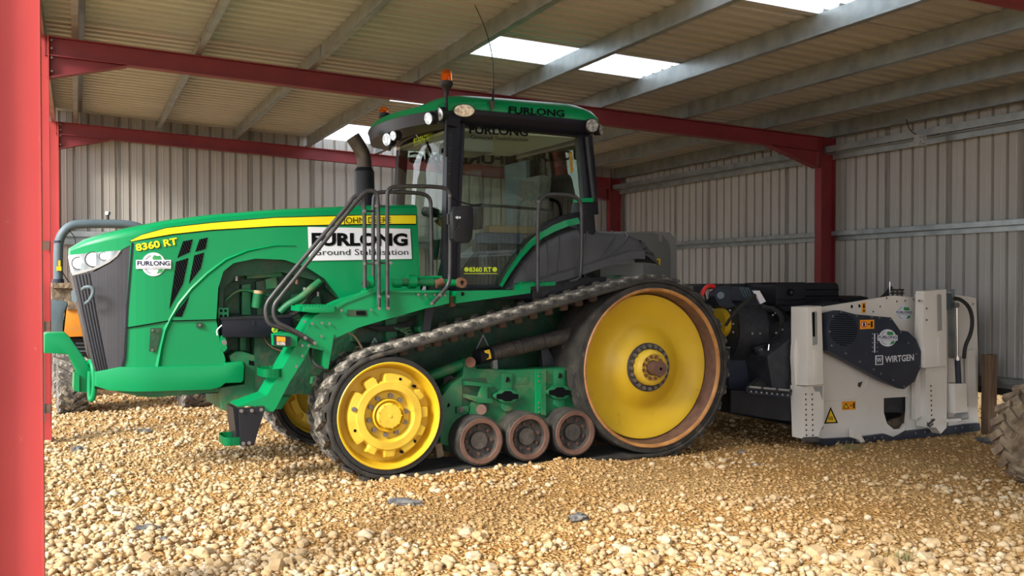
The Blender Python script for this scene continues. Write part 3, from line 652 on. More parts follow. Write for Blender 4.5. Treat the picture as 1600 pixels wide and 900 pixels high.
# front bracket and shackle
tp('front_bracket', [(69, 522), (74, 520), (101, 520), (109, 527), (132, 560), (147, 585), (150, 590), (150, 613), (124, 613), (122, 588), (106, 554), (100, 553), (69, 552)], .13, .26, 'green', bevel=.012)
tp('bracket_plate', [(116, 583), (124, 586), (124, 613), (115, 610)], .16, .32, 'green')
tube('tow_shackle', [P(*q) for q in ((139, 568, .10), (142, 563, .18), (146, 575, .24), (148, 600, .26), (146, 622, .25), (141, 626, .22), (140, 610, .20), (141, 580, .2))], .022, 'green', tr)
rod('hitch_pin', P(150, 598, .28), P(171, 600, .30), .052, 'black', tr)
# engine bay: block behind the arch with its pieces
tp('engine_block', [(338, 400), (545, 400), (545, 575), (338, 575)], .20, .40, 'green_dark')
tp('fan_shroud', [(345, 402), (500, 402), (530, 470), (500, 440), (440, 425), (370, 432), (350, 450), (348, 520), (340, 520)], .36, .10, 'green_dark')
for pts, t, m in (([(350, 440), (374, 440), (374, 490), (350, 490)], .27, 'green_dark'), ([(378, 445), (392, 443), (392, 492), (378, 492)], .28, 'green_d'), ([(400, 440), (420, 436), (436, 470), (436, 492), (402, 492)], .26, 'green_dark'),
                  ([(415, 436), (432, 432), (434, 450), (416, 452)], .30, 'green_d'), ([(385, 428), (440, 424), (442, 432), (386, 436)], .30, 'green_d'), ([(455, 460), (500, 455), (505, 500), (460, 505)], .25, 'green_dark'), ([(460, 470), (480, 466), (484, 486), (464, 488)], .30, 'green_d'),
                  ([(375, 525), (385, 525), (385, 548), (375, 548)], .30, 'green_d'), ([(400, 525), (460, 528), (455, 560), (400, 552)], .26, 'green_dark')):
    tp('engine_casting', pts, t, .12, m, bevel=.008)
fk = rod('oil_filler_neck', P(401, 480, .34), P(404, 458, .36), .045, 'green_d', tr); rod('oil_cap', P(404, 459, .36), P(404.5, 454, .36), .042, 'tan', tr)
tube('oil_pipe', [P(*q) for q in ((352, 470, .32), (372, 452, .33), (395, 455, .33), (420, 462, .33))], .012, 'green_d', tr)
tube('coolant_pipe', [P(*q) for q in ((438, 488, .36), (450, 476, .38), (470, 466, .40), (485, 452, .40), (500, 440, .38))], .034, 'green_d', tr)
for k in range(4): tube('hydraulic_hose', [P(*q) for q in ((440+k*2, 498-k*2, .36), (465+k*2, 490-k*3, .38), (485+k, 468-k*2, .38), (506, 446-k*2, .36))], .012, 'rubber_clean', tr)
for k, (x, y) in enumerate(((464, 444), (476, 456), (497, 463), (370, 439), (448, 506))): rod('fitting', P(x, y, .38), P(x, y-7, .38), .014, ('rust', 'steel', 'steel', 'steel', 'rust')[k], tr, 8)
tp('hole_plate', [(341, 481), (357, 481), (357, 498), (341, 498)], .40, .02, 'green')
for x in (345.5, 352.5):
    for y in (485.5, 493.5): rod('hole', P(x, y, .402), P(x, y, .398), .012, 'ink', tr, 10)
bx = tp('toolbox', [(347, 497), (455, 493), (455, 528), (349, 527)], .50, .22, 'pillar', bevel=.01)
tp('toolbox_lid', [(346, 496), (456, 492), (456, 496), (346, 500)], .505, .23, 'black', bx)
tp('hinge', [(394, 500), (398, 500), (398, 509), (394, 509)], .506, .01, 'black', bx)
tp('round_badge', [(429.5+5*math.cos(a), 515+5*math.sin(a)) for a in np.arange(0, 6.2, .5)], .506, .005, 'lime', bx)
tube('badge_mark', [P(*q) for q in ((427, 517, .509), (429, 513.5, .509), (431, 514, .509), (433, 516, .509))], .004, 'leaf', bx, n=5)
tube('cable', [P(*q) for q in ((347, 508, .48), (338, 516, .46), (340, 524, .46))], .006, 'decal', tr)
tube('cable', [P(*q) for q in ((412, 526, .45), (420, 540, .46), (438, 549, .47), (445, 547, .48))], .005, 'rust', tr)
tp('bracket_lug', [(345, 525), (352, 523), (355, 545), (350, 550), (344, 545)], .46, .05, 'green'); bolt(P(350, 535, .52), .022, .02, 'steel', tr)
# front axle casting / weight support
tp('front_support', [(343, 606), (353, 604), (382, 600), (382, 568), (360, 565), (358, 556), (368, 549), (380, 549), (400, 556), (440, 558), (475, 566), (475, 590), (440, 640), (400, 640), (396, 628), (376, 640), (366, 648), (346, 640)], .40, .8, 'green_d', bevel=.015)
tp('slot_cover', [(389, 563), (414, 568), (414, 575), (389, 570)], .405, .02, 'ink')
rp = tp('rust_plate', [(400, 571), (410, 571), (410, 597), (402, 597)], .415, .02, 'rust'); bolt(P(405, 583, .43), .018, .015, 'steel', rp); rod('hole', P(405, 591, .418), P(405, 591, .416), .012, 'ink', rp, 10)
tp('rear_leg', [(336, 610), (345, 608), (345, 632), (336, 628)], .1, .2, 'green_d')
# chassis wall between the tracks
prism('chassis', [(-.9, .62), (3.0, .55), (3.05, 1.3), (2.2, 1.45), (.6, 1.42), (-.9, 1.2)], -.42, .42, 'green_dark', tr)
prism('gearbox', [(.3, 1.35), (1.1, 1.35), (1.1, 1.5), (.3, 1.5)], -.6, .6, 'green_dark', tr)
prism('cab_floor', [(.70, 1.42), (2.2, 1.42), (2.2, 1.52), (.70, 1.52)], -.78, .78, 'pillar', tr)
# ---- step frame, ladder, side walkway
lad = tp('ladder_frame', [(371, 635), (417, 618), (459, 545), (470, 528), (491, 494), (540, 470), (586, 456), (702, 456), (702, 474), (665, 482), (640, 489), (600, 500), (560, 512), (521, 530), (511, 576), (506, 576), (506, 548), (484, 543), (476, 560), (453, 596), (431, 638), (427, 643), (413, 643), (414, 634)], 1.10, .34, 'green')
tp('flange', [(522, 479), (583, 450), (587, 452), (588, 456), (540, 474), (526, 483)], 1.11, .05, 'green', lad)
tp('flange', [(584, 454), (702, 454), (702, 457), (584, 457)], 1.12, .36, 'green', lad)
tp('gusset', [(506, 530), (522, 522), (513, 576), (506, 576)], 1.115, .02, 'green', lad)
st1 = tp('step', [(474, 479), (523, 479), (523, 489), (490, 489), (474, 487)], 1.14, .42, 'green', lad, bevel=.008)
for k in range(9): tp('tread_tooth', [(480+k*5, 477), (483+k*5, 477), (483+k*5, 479.3), (480+k*5, 479.3)], 1.13, .40, 'green', lad)
def ringstep(x0, x1, y0, y1, t, par):
    pts = [P(x0+3, y0, t), P(x1, y0, t)]
    bm = bmesh.new(); a = P(x0, y0, t); b = P(x1, y0, t); h = a.z-P(x0, y1, t).z
    c = Vector(((a.x+b.x)/2, a.y+.17, a.z)); rx = abs(b.x-a.x)/2+.03; path = [c+Vector((rx*math.copysign(abs(math.cos(q))**.5, math.cos(q)), .17*math.copysign(abs(math.sin(q))**.5, math.sin(q)), 0)) for q in np.linspace(0, 2*pi, 29)]
    lo = [bm.verts.new(p-Vector((0, 0, h))) for p in path]; hi = [bm.verts.new(p) for p in path]
    for i in range(28): bm.faces.new((lo[i], lo[i+1], hi[i+1], hi[i]))
    r = bmesh.ops.solidify(bm, geom=list(bm.faces), thickness=.012)
    fin('step', bm, 'green', par, recalc=False)
ringstep(418, 438, 577, 590, 1.12, lad); ringstep(357, 377, 684, 697, 1.12, lad)
lb_ = tp('lamp_housing', [(432, 523), (447, 519), (465, 522), (465, 541), (450, 543), (433, 541)], 1.14, .20, 'green', lad, bevel=.006)
tp('reflector_case', [(431.5, 524), (454, 526), (454, 541), (432, 540)], 1.17, .10, 'black', lb_ if False else lad)
tp('orange_reflector', [(432.5, 525.5), (446, 527), (446, 534), (432.5, 533)], 1.175, .01, 'orange_st', lad); tp('clear_reflector', [(432.5, 533.5), (446, 534.5), (446, 540), (432.5, 539)], 1.175, .01, 'lamp', lad)
sl = tp('light_slot', [(542, 484), (573, 484), (573, 494), (542, 494)], 1.105, .02, 'green_dark', lad); tp('lens', [(557, 486), (571, 486), (571, 492), (557, 492)], 1.112, .02, 'ink', lad)
for x, y in ((533, 485), (579, 484.5), (475, 502.5), (487.5, 505.5), (502.5, 505), (514, 505.5), (502, 525.5), (472, 540), (482, 540), (472, 556), (462.5, 572.5), (653, 456.5+4), (664, 457+4), (679, 457+4), (695, 458+4)):
    bolt(P(x, y, 1.115), .011, .012, 'steel', lad)
mf = tp('mudflap', [(373, 637), (414, 636), (412, 646), (403, 675), (397, 696), (376, 697)], 1.12, .012, 'black', lad)
tp('flap_side', [(364, 637), (373, 638), (376, 696), (370, 690)], 1.0, .30, 'black', lad)
for x, y in ((377, 642), (393, 641.5), (408, 640), (380, 693), (389, 692)): bolt(P(x, y, 1.13), .015, .012, 'steel', mf)
tube('cable', [P(*q) for q in ((485, 540, 1.0), (486, 560, 1.05), (495, 573, 1.1), (512, 577, 1.1))], .013, 'rubber_clean', lad)
wk = tp('walkway_beam', [(713, 455), (815, 453), (815, 445), (829, 445), (829, 458), (713, 474)], 1.10, .34, 'green')
rod('hole', P(722.5, 459.5, 1.104), P(722.5, 459.5, 1.09), .017, 'ink', wk, 14)
wt = tp('serrated_step', [(812, 443), (868, 441), (868, 446), (812, 449)], 1.0, .3, 'green')
for k in range(16): tp('tread_tooth', [(815+k*3.3, 440), (816.8+k*3.3, 440), (816.8+k*3.3, 443), (815+k*3.3, 443)], .99, .28, 'green', wt)
# brackets beneath the walkway
tp('support_arm', [(661, 482), (676, 482), (672, 519), (655, 519), (652, 512), (660, 508)], .98, .10, 'green_d')
tp('support_plate', [(664, 482), (679, 481), (671, 517), (660, 518)], 1.04, .03, 'black')
tp('hydraulic_manifold', [(560, 510), (615, 500), (652, 492), (650, 520), (600, 535), (560, 535)], .75, .25, 'green_dark')
tp('manifold_block', [(602, 500), (620, 497), (620, 530), (604, 535)], .82, .1, 'green_d')
tp('transmission_case', [(515, 520), (600, 505), (660, 500), (660, 560), (515, 580)], .5, .2, 'green_dark')
w_ = tp('warning_decal', [(577.5, 541), (585.5, 527), (594, 541)], .83, .003, 'greyink')
tp('warning_decal', [(580, 539.6), (585.6, 529.8), (591.6, 539.6)], .834, .003, 'green_d')
tp('warning_decal', [(742, 549), (755, 522), (768, 549)], .62, .003, 'greyink'); tp('warning_decal', [(745, 547.3), (755, 526), (765, 547.3)], .624, .003, 'green_dark')
tube('hose', [P(*q) for q in ((536, 516, .9), (555, 525, .92), (566, 545, .95))], .008, 'tan', tr)
for k in range(3): tube('hose', [P(*q) for q in ((560, 508-k, .86), (600, 512+k*3, .9), (640, 505+k*4, .88), (650, 495, .86))], .011, 'rubber_clean', tr)
for k in range(4): tube('hose', [P(*q) for q in ((612+k*6, 508, .88), (622+k*5, 516+k*3, .92), (640+k*2, 512+k*4, .9))], .007, 'green_d', tr)
# green tie-rod assembly on the walkway
ty = rod('cylinder', P(567+3, 442, 1.0), P(581, 442, 1.0), .062, 'green', tr, 20); rod('bore', P(567, 442, 1.0)+Vector((0, -.05, 0)), P(567, 442, 1.0)+Vector((0, -.07, 0)), .03, 'green_dark', tr)
lift = rod('lift_link', P(612, 441, 1.0), P(676, 441, 1.0), .034, 'green_d', tr, 18)
rod('link_collar', P(637, 440, 1.0), P(649, 440, 1.0), .058, 'green', lift, 18); rod('link_handle', P(640, 434, 1.0), P(690, 433, 1.0), .012, 'green', lift, 8)
rod('link_grip', P(613, 442, 1.0), P(626, 442, 1.0), .040, 'green', lift, 18)
c = P(720, 442, 1.02); lathe('link_eye', [(.020, c.y-.03), (.043, c.y-.03), (.046, c.y), (.043, c.y+.03), (.020, c.y+.03), (.020, c.y-.03)], c.x, c.z, 'rust', lift, 28)
rod('link_fork', P(676, 441, 1.0), P(714, 442, 1.0), .03, 'green', lift, 12); rod('rusty_joint', P(680, 444, 1.02), P(692, 440, 1.02), .036, 'rust', lift, 12)
tp('drain_valve', [(703, 462), (711, 462), (712, 478), (704, 480)], 1.02, .05, 'rust')
# hand rails
def rails(name, pts, t, r=.017): return tube(name, [P(x, y, tt) for x, y, tt in [(q+(t,) if len(q) == 2 else q) for q in pts]], r, 'rail', tr, it=2, n=10)
hr1 = rails('handrail', [(478, 529, 1.14), (462, 520, 1.14), (440, 512, 1.14), (422, 508, 1.14), (415.5, 496), (415, 478), (424, 463), (545, 320), (553, 306), (566, 306), (569.5, 318), (570, 450)], 1.14)
hr2 = rails('handrail', [(491.5, 536.5, 1.16), (470, 522), (450, 512), (434, 505), (427, 492), (428, 476), (437, 465), (562, 308), (572, 298), (586, 298), (591.5, 309), (592, 482)], 1.16)
hr3 = rails('handrail', [(605, 484), (605, 310), (606, 296), (618, 290.5), (688, 291.5), (702, 297), (703.5, 312), (703.5, 432), (700, 447), (690, 458), (674, 476)], 1.16)
hr4 = rails('handrail', [(583, 448), (583, 315), (586, 302), (600, 299.5), (655, 301), (671, 307), (674, 322), (674.5, 430)], .78)
hr5 = rails('handrail', [(840, 456), (840, 325), (845, 310), (856, 303), (893, 305), (906, 312), (909, 326), (908.5, 428), (903, 437), (890, 440)], 1.02)
for h, q in ((hr1, ((476.7, 528), (569, 330), (569, 412))), (hr2, ((491.5, 536), (592, 463.5), (592, 482), (588, 322), (588, 411))), (hr3, ((606, 463.5), (606, 482), (687, 461), (674, 474.5), (702, 306), (702, 334), (610, 411))), (hr5, ((840.5, 315),))):
    for x, y in q: bolt(P(x, y, 1.185 if h is not hr5 else 1.04), .014, .012, 'steel', h)
for y, a, b in ((330, 570, 583), (322, 588, 605), (411, 588, 606), (412, 569, 584)): rod('rail_brace', P(a, y, 1.14), P(b, y, 1.0 if b == 583 else 1.16), .008, 'rail', hr2, 8)
# exhaust stack
ex = lathe('exhaust_stack', [(.01, 0)], 0, 0, 'black', tr, 4); bpy.data.objects.remove(ex)
e0, e1 = P(571, 370, -.32), P(569, 268, -.32); ex = rod('exhaust_stack', e0, e1, .095, 'black', tr, 28)
rod('exhaust_collar', P(569, 269, -.32), P(569, 262, -.32), .095, 'black', ex, 28, r2=.074)
pts = smooth_path([P(569.5, 266, -.32), P(569, 246, -.32), P(563, 232, -.32), P(551, 214, -.32)], 2); bm = bmesh.new(); sweep(bm, pts, .068, 22, cap=False)
r = bmesh.ops.solidify(bm, geom=list(bm.faces), thickness=.005); fin('exhaust_pipe', bm, 'exh', ex, True, recalc=False)
# ---- cab
CT = .84
gf = tp('door_glass', [(723, 195), (800, 199), (905, 214), (911, 262), (917, 336), (882, 344), (852, 360), (832, 382), (806, 416), (782, 446), (718, 446)], CT-.02, .008, 'glass')
def band(name, pts, w, t, th, m, par=None):
    """frame strip of width w (pixels) following an open polyline of pixels"""
    L = []; R = []
    for i, (x, y) in enumerate(pts):
        a = pts[max(i-1, 0)]; b = pts[min(i+1, len(pts)-1)]; dx, dy = b[0]-a[0], b[1]-a[1]; n = math.hypot(dx, dy); L.append((x-dy/n*w/2, y+dx/n*w/2)); R.append((x+dy/n*w/2, y-dx/n*w/2))
    return tp(name, L+R[::-1], t, th, m, par)
df = band('door_frame', [(724, 194), (718, 330), (716, 448)], 5, CT, .05, 'pillar'); band('door_seal', [(717, 446.5), (783, 447), (807, 415), (833, 380), (853, 358.5), (883, 341.5), (918, 334)], 4, CT, .05, 'pillar', df)
band('door_frame', [(722, 192), (800, 195.5), (905, 211)], 6, CT, .06, 'pillar')
tp('front_pillar', [(701, 185), (722, 188), (719, 320), (714, 452), (694, 452), (697, 320)], CT-.005, .10, 'pillar', bevel=.012)
tp('pillar_cover', [(699, 195), (708, 195), (706, 320), (704, 440), (695, 440), (697, 320)], CT+.01, .03, 'black', bevel=.006)
for y in (212, 232, 252, 272, 300, 350, 400, 430): bolt(P(703-(y-200)*.015, y, CT+.015), .006, .006, 'dark_steel', tr)
rp_ = tp('rear_pillar', [(905, 208), (926, 212), (931, 262), (936, 335), (916, 337), (910, 262)], CT, .10, 'pillar', bevel=.012)
rod('pillar_tube', P(917, 214, CT+.03), P(928, 315, CT+.03), .026, 'black', tr)
tp('pillar_cap', [(905, 310), (927, 309), (927, 316), (905, 316)], CT+.06, .12, 'green', bevel=.005)
tk = tp('air_intake', [(907, 316), (927, 316), (930, 340), (932, 362), (926, 374), (912, 376), (904, 370), (904, 345)], CT+.05, .16, 'black', bevel=.02)
for y in (325, 342): tp('intake_rib', [(907, y), (929, y), (929, y+2), (907, y+2)], CT+.055, .1, 'pillar', tk)
# far side of the cab: pillars and glass
fs0 = .79; pz0, pz1 = 1.52, 2.98
def lquad(name, P4, m, par, th=(0, 0, 0)):
    bm = bmesh.new(); f = bm.faces.new([bm.verts.new(p) for p in P4])
    if Vector(th).length > 0:
        r = bmesh.ops.extrude_face_region(bm, geom=[f]); bmesh.ops.translate(bm, verts=[v for v in r['geom'] if isinstance(v, bmesh.types.BMVert)], vec=th)
    return fin(name, bm, m, par)
prism('front_pillar', [(.68, 1.50), (.78, 1.50), (.88, 3.0), (.78, 3.0)], CT-.09, CT, 'pillar', tr, .01)
prism('rear_pillar', [(2.03, 1.50), (2.13, 1.50), (2.08, 2.95), (1.96, 2.95)], CT-.08, CT, 'pillar', tr, .01)
lquad('side_window', [(.84, CT-.02, 1.55), (2.03, CT-.02, 1.55), (2.0, CT-.02, 2.9), (.86, CT-.02, 2.95)], 'glass', tr, (0, .006, 0))
# windscreen: slightly bowed
bm = bmesh.new(); rows = []
for k in range(9):
    y = -CT+.10+(2*CT-.18)*k/8; bow = .14*(1-((y)/CT)**2); rows.append((bm.verts.new((.70-bow, y, 1.50)), bm.verts.new((.80-bow, y, 2.96))))
for a, b in zip(rows[:-1], rows[1:]): bm.faces.new((a[0], b[0], b[1], a[1]))
bmesh.ops.solidify(bm, geom=list(bm.faces), thickness=.006); fin('windscreen', bm, 'glass', tr, True, recalc=False)
tube('screen_seal', [(.80-.14*(1-(y/CT)**2), y, 2.94) for y in np.linspace(-CT+.08, CT-.08, 9)], .02, 'pillar', tr, it=0, n=6)
lquad('rear_window', [(2.10, -CT+.1, 1.75), (2.10, CT-.1, 1.75), (2.02, CT-.1, 2.85), (2.02, -CT+.1, 2.85)], 'glass', tr, (.006, 0, 0))
box('rear_panel', (2.04, -CT+.05, 1.45), (2.12, CT-.05, 1.78), 'pillar', tr, .01)
box('dash_panel', (.66, -CT+.1, 1.40), (.74, CT-.1, 1.62), 'pillar', tr, .01)
# roof
def selli(a, b, n=44, e=.32): return [(a*math.copysign(abs(math.cos(q))**e, math.cos(q)), b*math.copysign(abs(math.sin(q))**e, math.sin(q))) for q in np.linspace(0, 2*pi, n, endpoint=False)]
def roofloft(name, rings, m, smooth=True, par=None):
    bm = bmesh.new(); R = []
    for cx, a, b, z, dz in rings: R.append([bm.verts.new((cx+x, y, z+dz*(x/a))) for x, y in selli(a, b)])
    for p, q in zip(R[:-1], R[1:]):
        for j in range(len(p)): bm.faces.new((p[j], p[(j+1) % len(p)], q[(j+1) % len(q)], q[j]))
    bm.faces.new(R[0]); bm.faces.new(R[-1]); return fin(name, bm, m, par or tr, smooth)
roof = roofloft('cab_roof', [(1.42, .80, .88, 3.02, -.015), (1.42, .83, .94, 3.05, -.015), (1.42, .82, .935, 3.10, -.015), (1.40, .79, .90, 3.15, -.01), (1.38, .70, .80, 3.20, 0), (1.36, .45, .50, 3.235, 0), (1.36, .1, .1, 3.24, 0)], 'green')
roofloft('roof_lining', [(1.42, .68, .80, 2.915, -.015), (1.42, .74, .87, 2.925, -.015), (1.42, .80, .92, 2.97, -.015), (1.42, .83, .94, 3.03, -.015), (1.42, .825, .935, 3.055, -.015)], 'pillar', par=roof)
box('headliner', (.75, -.76, 2.895), (2.0, .76, 2.92), 'headliner', roof)
# front visor: wedge under the roof that carries the lamps
bm = bmesh.new(); vv = []
for y in np.linspace(-.92, .92, 13):
    b = .20*(1-(abs(y)/.92)**2.2)
    vv.append([bm.verts.new(p) for p in ((.74-b, y, 2.90), (.55-b, y, 2.93), (.53-b, y, 3.03), (.62-b*.6, y, 3.08), (.80-b*.4, y, 3.08))])
for p, q in zip(vv[:-1], vv[1:]):
    for j in range(5): bm.faces.new((p[j], p[(j+1) % 5], q[(j+1) % 5], q[j]))
bm.faces.new(vv[0]); bm.faces.new(vv[-1]); vis = fin('roof_visor', bm, 'pillar', roof, True)
bm = bmesh.new(); vv = []
for y in np.linspace(-.925, .925, 13):
    b = .20*(1-(abs(y)/.925)**2.2)
    vv.append([bm.verts.new(p) for p in ((.525-b, y, 3.03), (.56-b, y, 3.09), (.75-b*.5, y, 3.16-.05*(abs(y)/.925)**4), (1.0, y, 3.19-.06*(abs(y)/.925)**4), (1.0, y, 3.05))])
for p, q in zip(vv[:-1], vv[1:]):
    for j in range(5): bm.faces.new((p[j], p[(j+1) % 5], q[(j+1) % 5], q[j]))
bm.faces.new(vv[0]); bm.faces.new(vv[-1]); fin('roof_peak', bm, 'green', roof, True)
def lamp(x, y, t, r, name='work_light', d=(-1, 0, 0), sx=1.0):
    c = P(x, y, t); d = Vector(d).normalized()
    h = rod('lamp_bowl', c, c-d*.06, r*1.12, 'black', roof, 24); o = rod(name, c+d*.008, c, r, 'lamp', roof, 24, r2=r)
    if sx != 1:
        for q in (h, o):
            for v in q.data.vertices:
                w = v.co-c; v.co = c+Vector((w.x*sx, w.y*sx, w.z))
    return o
def visor_t(px, py, off=.0):
    best = min(np.arange(-.9, .93, .01), key=lambda t: abs(P(px, py, t).x-(.54-.20*(1-(abs(t)/.92)**2.2)-off)))
    return float(best)
lamp(670, 185, visor_t(670, 185, .03), .05, d=(-1, -.35, -.15)); lamp(686, 178.5, visor_t(686, 178.5, .03), .055, d=(-1, -.35, -.15))
lamp(725, 173, .965, .05, d=(-.25, -1, -.08), sx=1.75)
lamp(605, 218, visor_t(605, 218, .04), .055, d=(-1, -.4, -.1)); lamp(615, 212, visor_t(615, 212, .05), .04, d=(-1, -.4, -.1))
lamp(925, 196, .95, .058, d=(-.1, -1, -.05)); lamp(939, 203, .82, .045, d=(.7, -.8, 0))
def beacon(x, ytop, ybase, yfoot, t):
    b = P(x, ytop, t); m_ = P(x, ytop+14 if t > 0 else ytop+13, t); k = P(x, ybase, t); r = .052
    e = rod('beacon_stem', P(x-.5, yfoot, t), k, .013, 'black', tr, 12)
    lathe_z('beacon_base', [(.018, k.z), (.022, k.z+.05), (.045, k.z+.075), (.056, k.z+.09), (.056, k.z+.125), (0, k.z+.125)], k.x, k.y, 'black', e)
    lathe_z('beacon_lens', [(.0, b.z), (.022, b.z-.004), (.038, b.z-.018), (.047, b.z-.045), (.05, k.z+.125), (.0, k.z+.125)], k.x, k.y, 'amber', e)
    lathe_z('beacon_lamp', [(0, b.z-.04), (.02, b.z-.05), (.022, k.z+.13), (0, k.z+.13)], k.x, k.y, 'orange_st', e)
def lathe_z(name, prof, cx, cy, m, par, n=24):
    bm = bmesh.new(); rings = [[bm.verts.new((cx, cy, z))] if r < 1e-6 else [bm.verts.new((cx+r*math.cos(2*pi*j/n), cy+r*math.sin(2*pi*j/n), z)) for j in range(n)] for r, z in prof]
    for a, b in zip(rings[:-1], rings[1:]):
        for j in range(n):
            k = (j+1) % n
            if len(a) == 1: bm.faces.new((a[0], b[k], b[j]))
            elif len(b) == 1: bm.faces.new((a[j], a[k], b[0]))
            else: bm.faces.new((a[j], a[k], b[k], b[j]))
    return fin(name, bm, m, par, True)
beacon(697.5, 108, 150, 245, .93); beacon(600, 167, 196, 225, -.95)
tube('antenna', [P(770, 158, .9), P(772, 125, .9), P(769, 80, .88), P(755, 35, .86), P(742, 8, .85)], .004, 'black', tr, it=2, n=5); rod('antenna_base', P(770, 160, .92), P(771, 140, .9), .012, 'black', tr, r2=.006)
tp('antenna_foot', [(766, 158), (773, 158), (772, 170), (768, 172)], .965, .04, 'dark_steel')
text(T, 'lettering', 'FURLONG', (795, 176.5), (882, 182.5), 10.5, .955, 'ink', roof, .03)
# glass lettering
text(T, 'lettering', 'FURLONG', (733, 208), (825, 212.5), 12, CT-.017, 'ink', tr, .03); text(T, 'lettering', 'Ground Stabilisation', (735, 216.5), (825, 221), 6, CT-.017, 'ink', tr, 0)
text(T, 'lettering', '8360 RT', (733, 424.5), (768, 424.5), 7, CT-.015, 'lime', tr, .04); 
for x in (729, 773): tp('round_badge', [(x+3.8*math.cos(a), 421+3.8*math.sin(a)) for a in np.arange(0, 6.2, .5)], CT-.013, .002, 'lime', tr)
tp('lettering_rule', [(725, 427), (777, 427), (777, 428), (725, 428)], CT-.015, .002, 'lime')
text(T, 'lettering', 'FURLONG', (640, 254), (787, 256), 16, -CT+.03, 'ink', tr, .035, mirror=True)
def worn_strip(x0, y0, x1, y1, h, t):
    """worn, illegible lime lettering: a rule with broken marks above it"""
    def L(k, dy): return (x0+(x1-x0)*k, y0+(y1-y0)*k+dy)
    b = tp('worn_lettering', [L(0, 1.8), L(1, 1.8), L(1, 2.6), L(0, 2.6)], t, .002, 'lime')
    for k in range(10):
        a = k/10+.015; w = .07-.02*(k % 3 == 1)
        for lo_, hi_ in (((0, -h),) if k % 4 == 0 else ((0, -h*.38), (-h*.62, -h))): tp('worn_mark', [L(a, lo_), L(a+w, lo_), L(a+w*.9, hi_), L(a, hi_)], t, .002, 'lime', b)
worn_strip(646, 225, 678, 214, 8, .38); worn_strip(859, 247, 896, 238, 7, -CT+.05)
tp('orange_strip', [(889, 238), (894, 238), (896, 269), (892, 270)], CT-.06, .006, 'orange_st')
# interior
seat = box('operator_seat', (1.35, -.25, 1.85), (1.85, .27, 2.0), 'seat', tr, .05)
box('seat_back', (1.78, -.24, 1.95), (1.93, .26, 2.62), 'seat', seat, .06, Matrix.Translation((1.8, 0, 1.95)) @ Matrix.Rotation(.12, 4, 'Y') @ Matrix.Translation((-1.8, 0, -1.95)))
box('seat_base', (1.40, -.2, 1.52), (1.75, .2, 1.86), 'black', seat, .03)
box('armrest', (1.25, -.40, 2.02), (1.75, -.28, 2.10), 'tan', seat, .03); box('arm_console', (1.15, -.46, 1.92), (1.6, -.27, 2.03), 'denim', seat, .04)
cs = box('side_console', (1.2, -.72, 1.52), (1.98, -.45, 1.92), 'black', tr, .03)
sc_ = rod('steering_column', (.92, 0, 1.52), (1.08, 0, 2.12), .05, 'black', tr)
bm = bmesh.new(); c = Vector((1.10, 0, 2.16)); ax = Vector((.25, 0, .97)).normalized(); e1_ = Vector((0, 1, 0)); e2_ = ax.cross(e1_)
sweep(bm, [c+(e1_*math.cos(a)+e2_*math.sin(a))*.20 for a in np.linspace(0, 2*pi, 33)], .015, 8, cap=False)
for a in (0, 2.1, 4.2): sweep(bm, [c, c+(e1_*math.cos(a)+e2_*math.sin(a))*.20], .012, 6)
fin('steering_wheel', bm, 'black', sc_, True)
box('instrument_panel', (.90, -.16, 1.78), (1.02, .16, 1.98), 'black', sc_, .03)
dsp = box('display', (1.06, -.62, 2.05), (1.10, -.36, 2.28), 'black', tr, .01); box('controls_unit', (.80, -.75, 2.72), (1.15, -.30, 2.84), 'trim_grey', tr, .02)
for k in range(3): box('button', (.79, -.70+k*.12, 2.74), (.80, -.62+k*.12, 2.78), 'ink', tr)
tube('grab_rail', [P(*q) for q in ((735, 321, .70), (770, 321, .72), (815, 325, .72), (858, 328, .72), (864, 335, .72), (866, 355, .72))], .013, 'black', tr)
bxc = box('cab_curtain', (1.95, .25, 1.9), (1.99, .76, 2.8), 'bluegrey', tr)
# wiper and mirror
wp = tube('wiper_arm', [P(645, 201, .25), P(662, 230, .22), P(687, 271, .15)], .007, 'chrome', tr, it=1); tube('wiper_blade', [P(664, 214, .2), P(676, 245, .16), P(690, 271, .12)], .012, 'black', tr, it=1)
mr = tp('mirror', [(712, 322), (735, 320), (740, 325), (741, 345), (738, 374), (734, 379), (713, 379), (708, 373), (707, 330)], 1.28, .09, 'black', bevel=.018)
tp('mirror_bracket', [(700, 334), (708, 333), (718, 338), (718, 345), (708, 352), (700, 350)], 1.20, .03, 'dark_steel', mr); bolt(P(713, 340, 1.30), .013, .02, 'chrome', mr); bolt(P(717, 340, 1.30), .010, .02, 'chrome', mr)
tube('mirror_cable', [P(*q) for q in ((702, 307, 1.15), (715, 314, 1.1), (735, 320, 1.0), (750, 322, .9))], .007, 'black', mr)
tube('wire', [P(*q) for q in ((716, 345, 1.31), (719, 352, 1.31), (713, 360, 1.30))], .006, 'black', mr)
fm = tp('work_lamp_bracket', [(680, 345), (694, 336), (700, 350), (690, 354)], .3, .04, 'black')
c = P(669, 331, .2); rod('work_light', c, c+Vector((-.04, -.03, 0)), .045, 'lamp', fm, 20); rod('lamp_shell', c, c+Vector((.09, .04, 0)), .05, 'black', fm, 20)
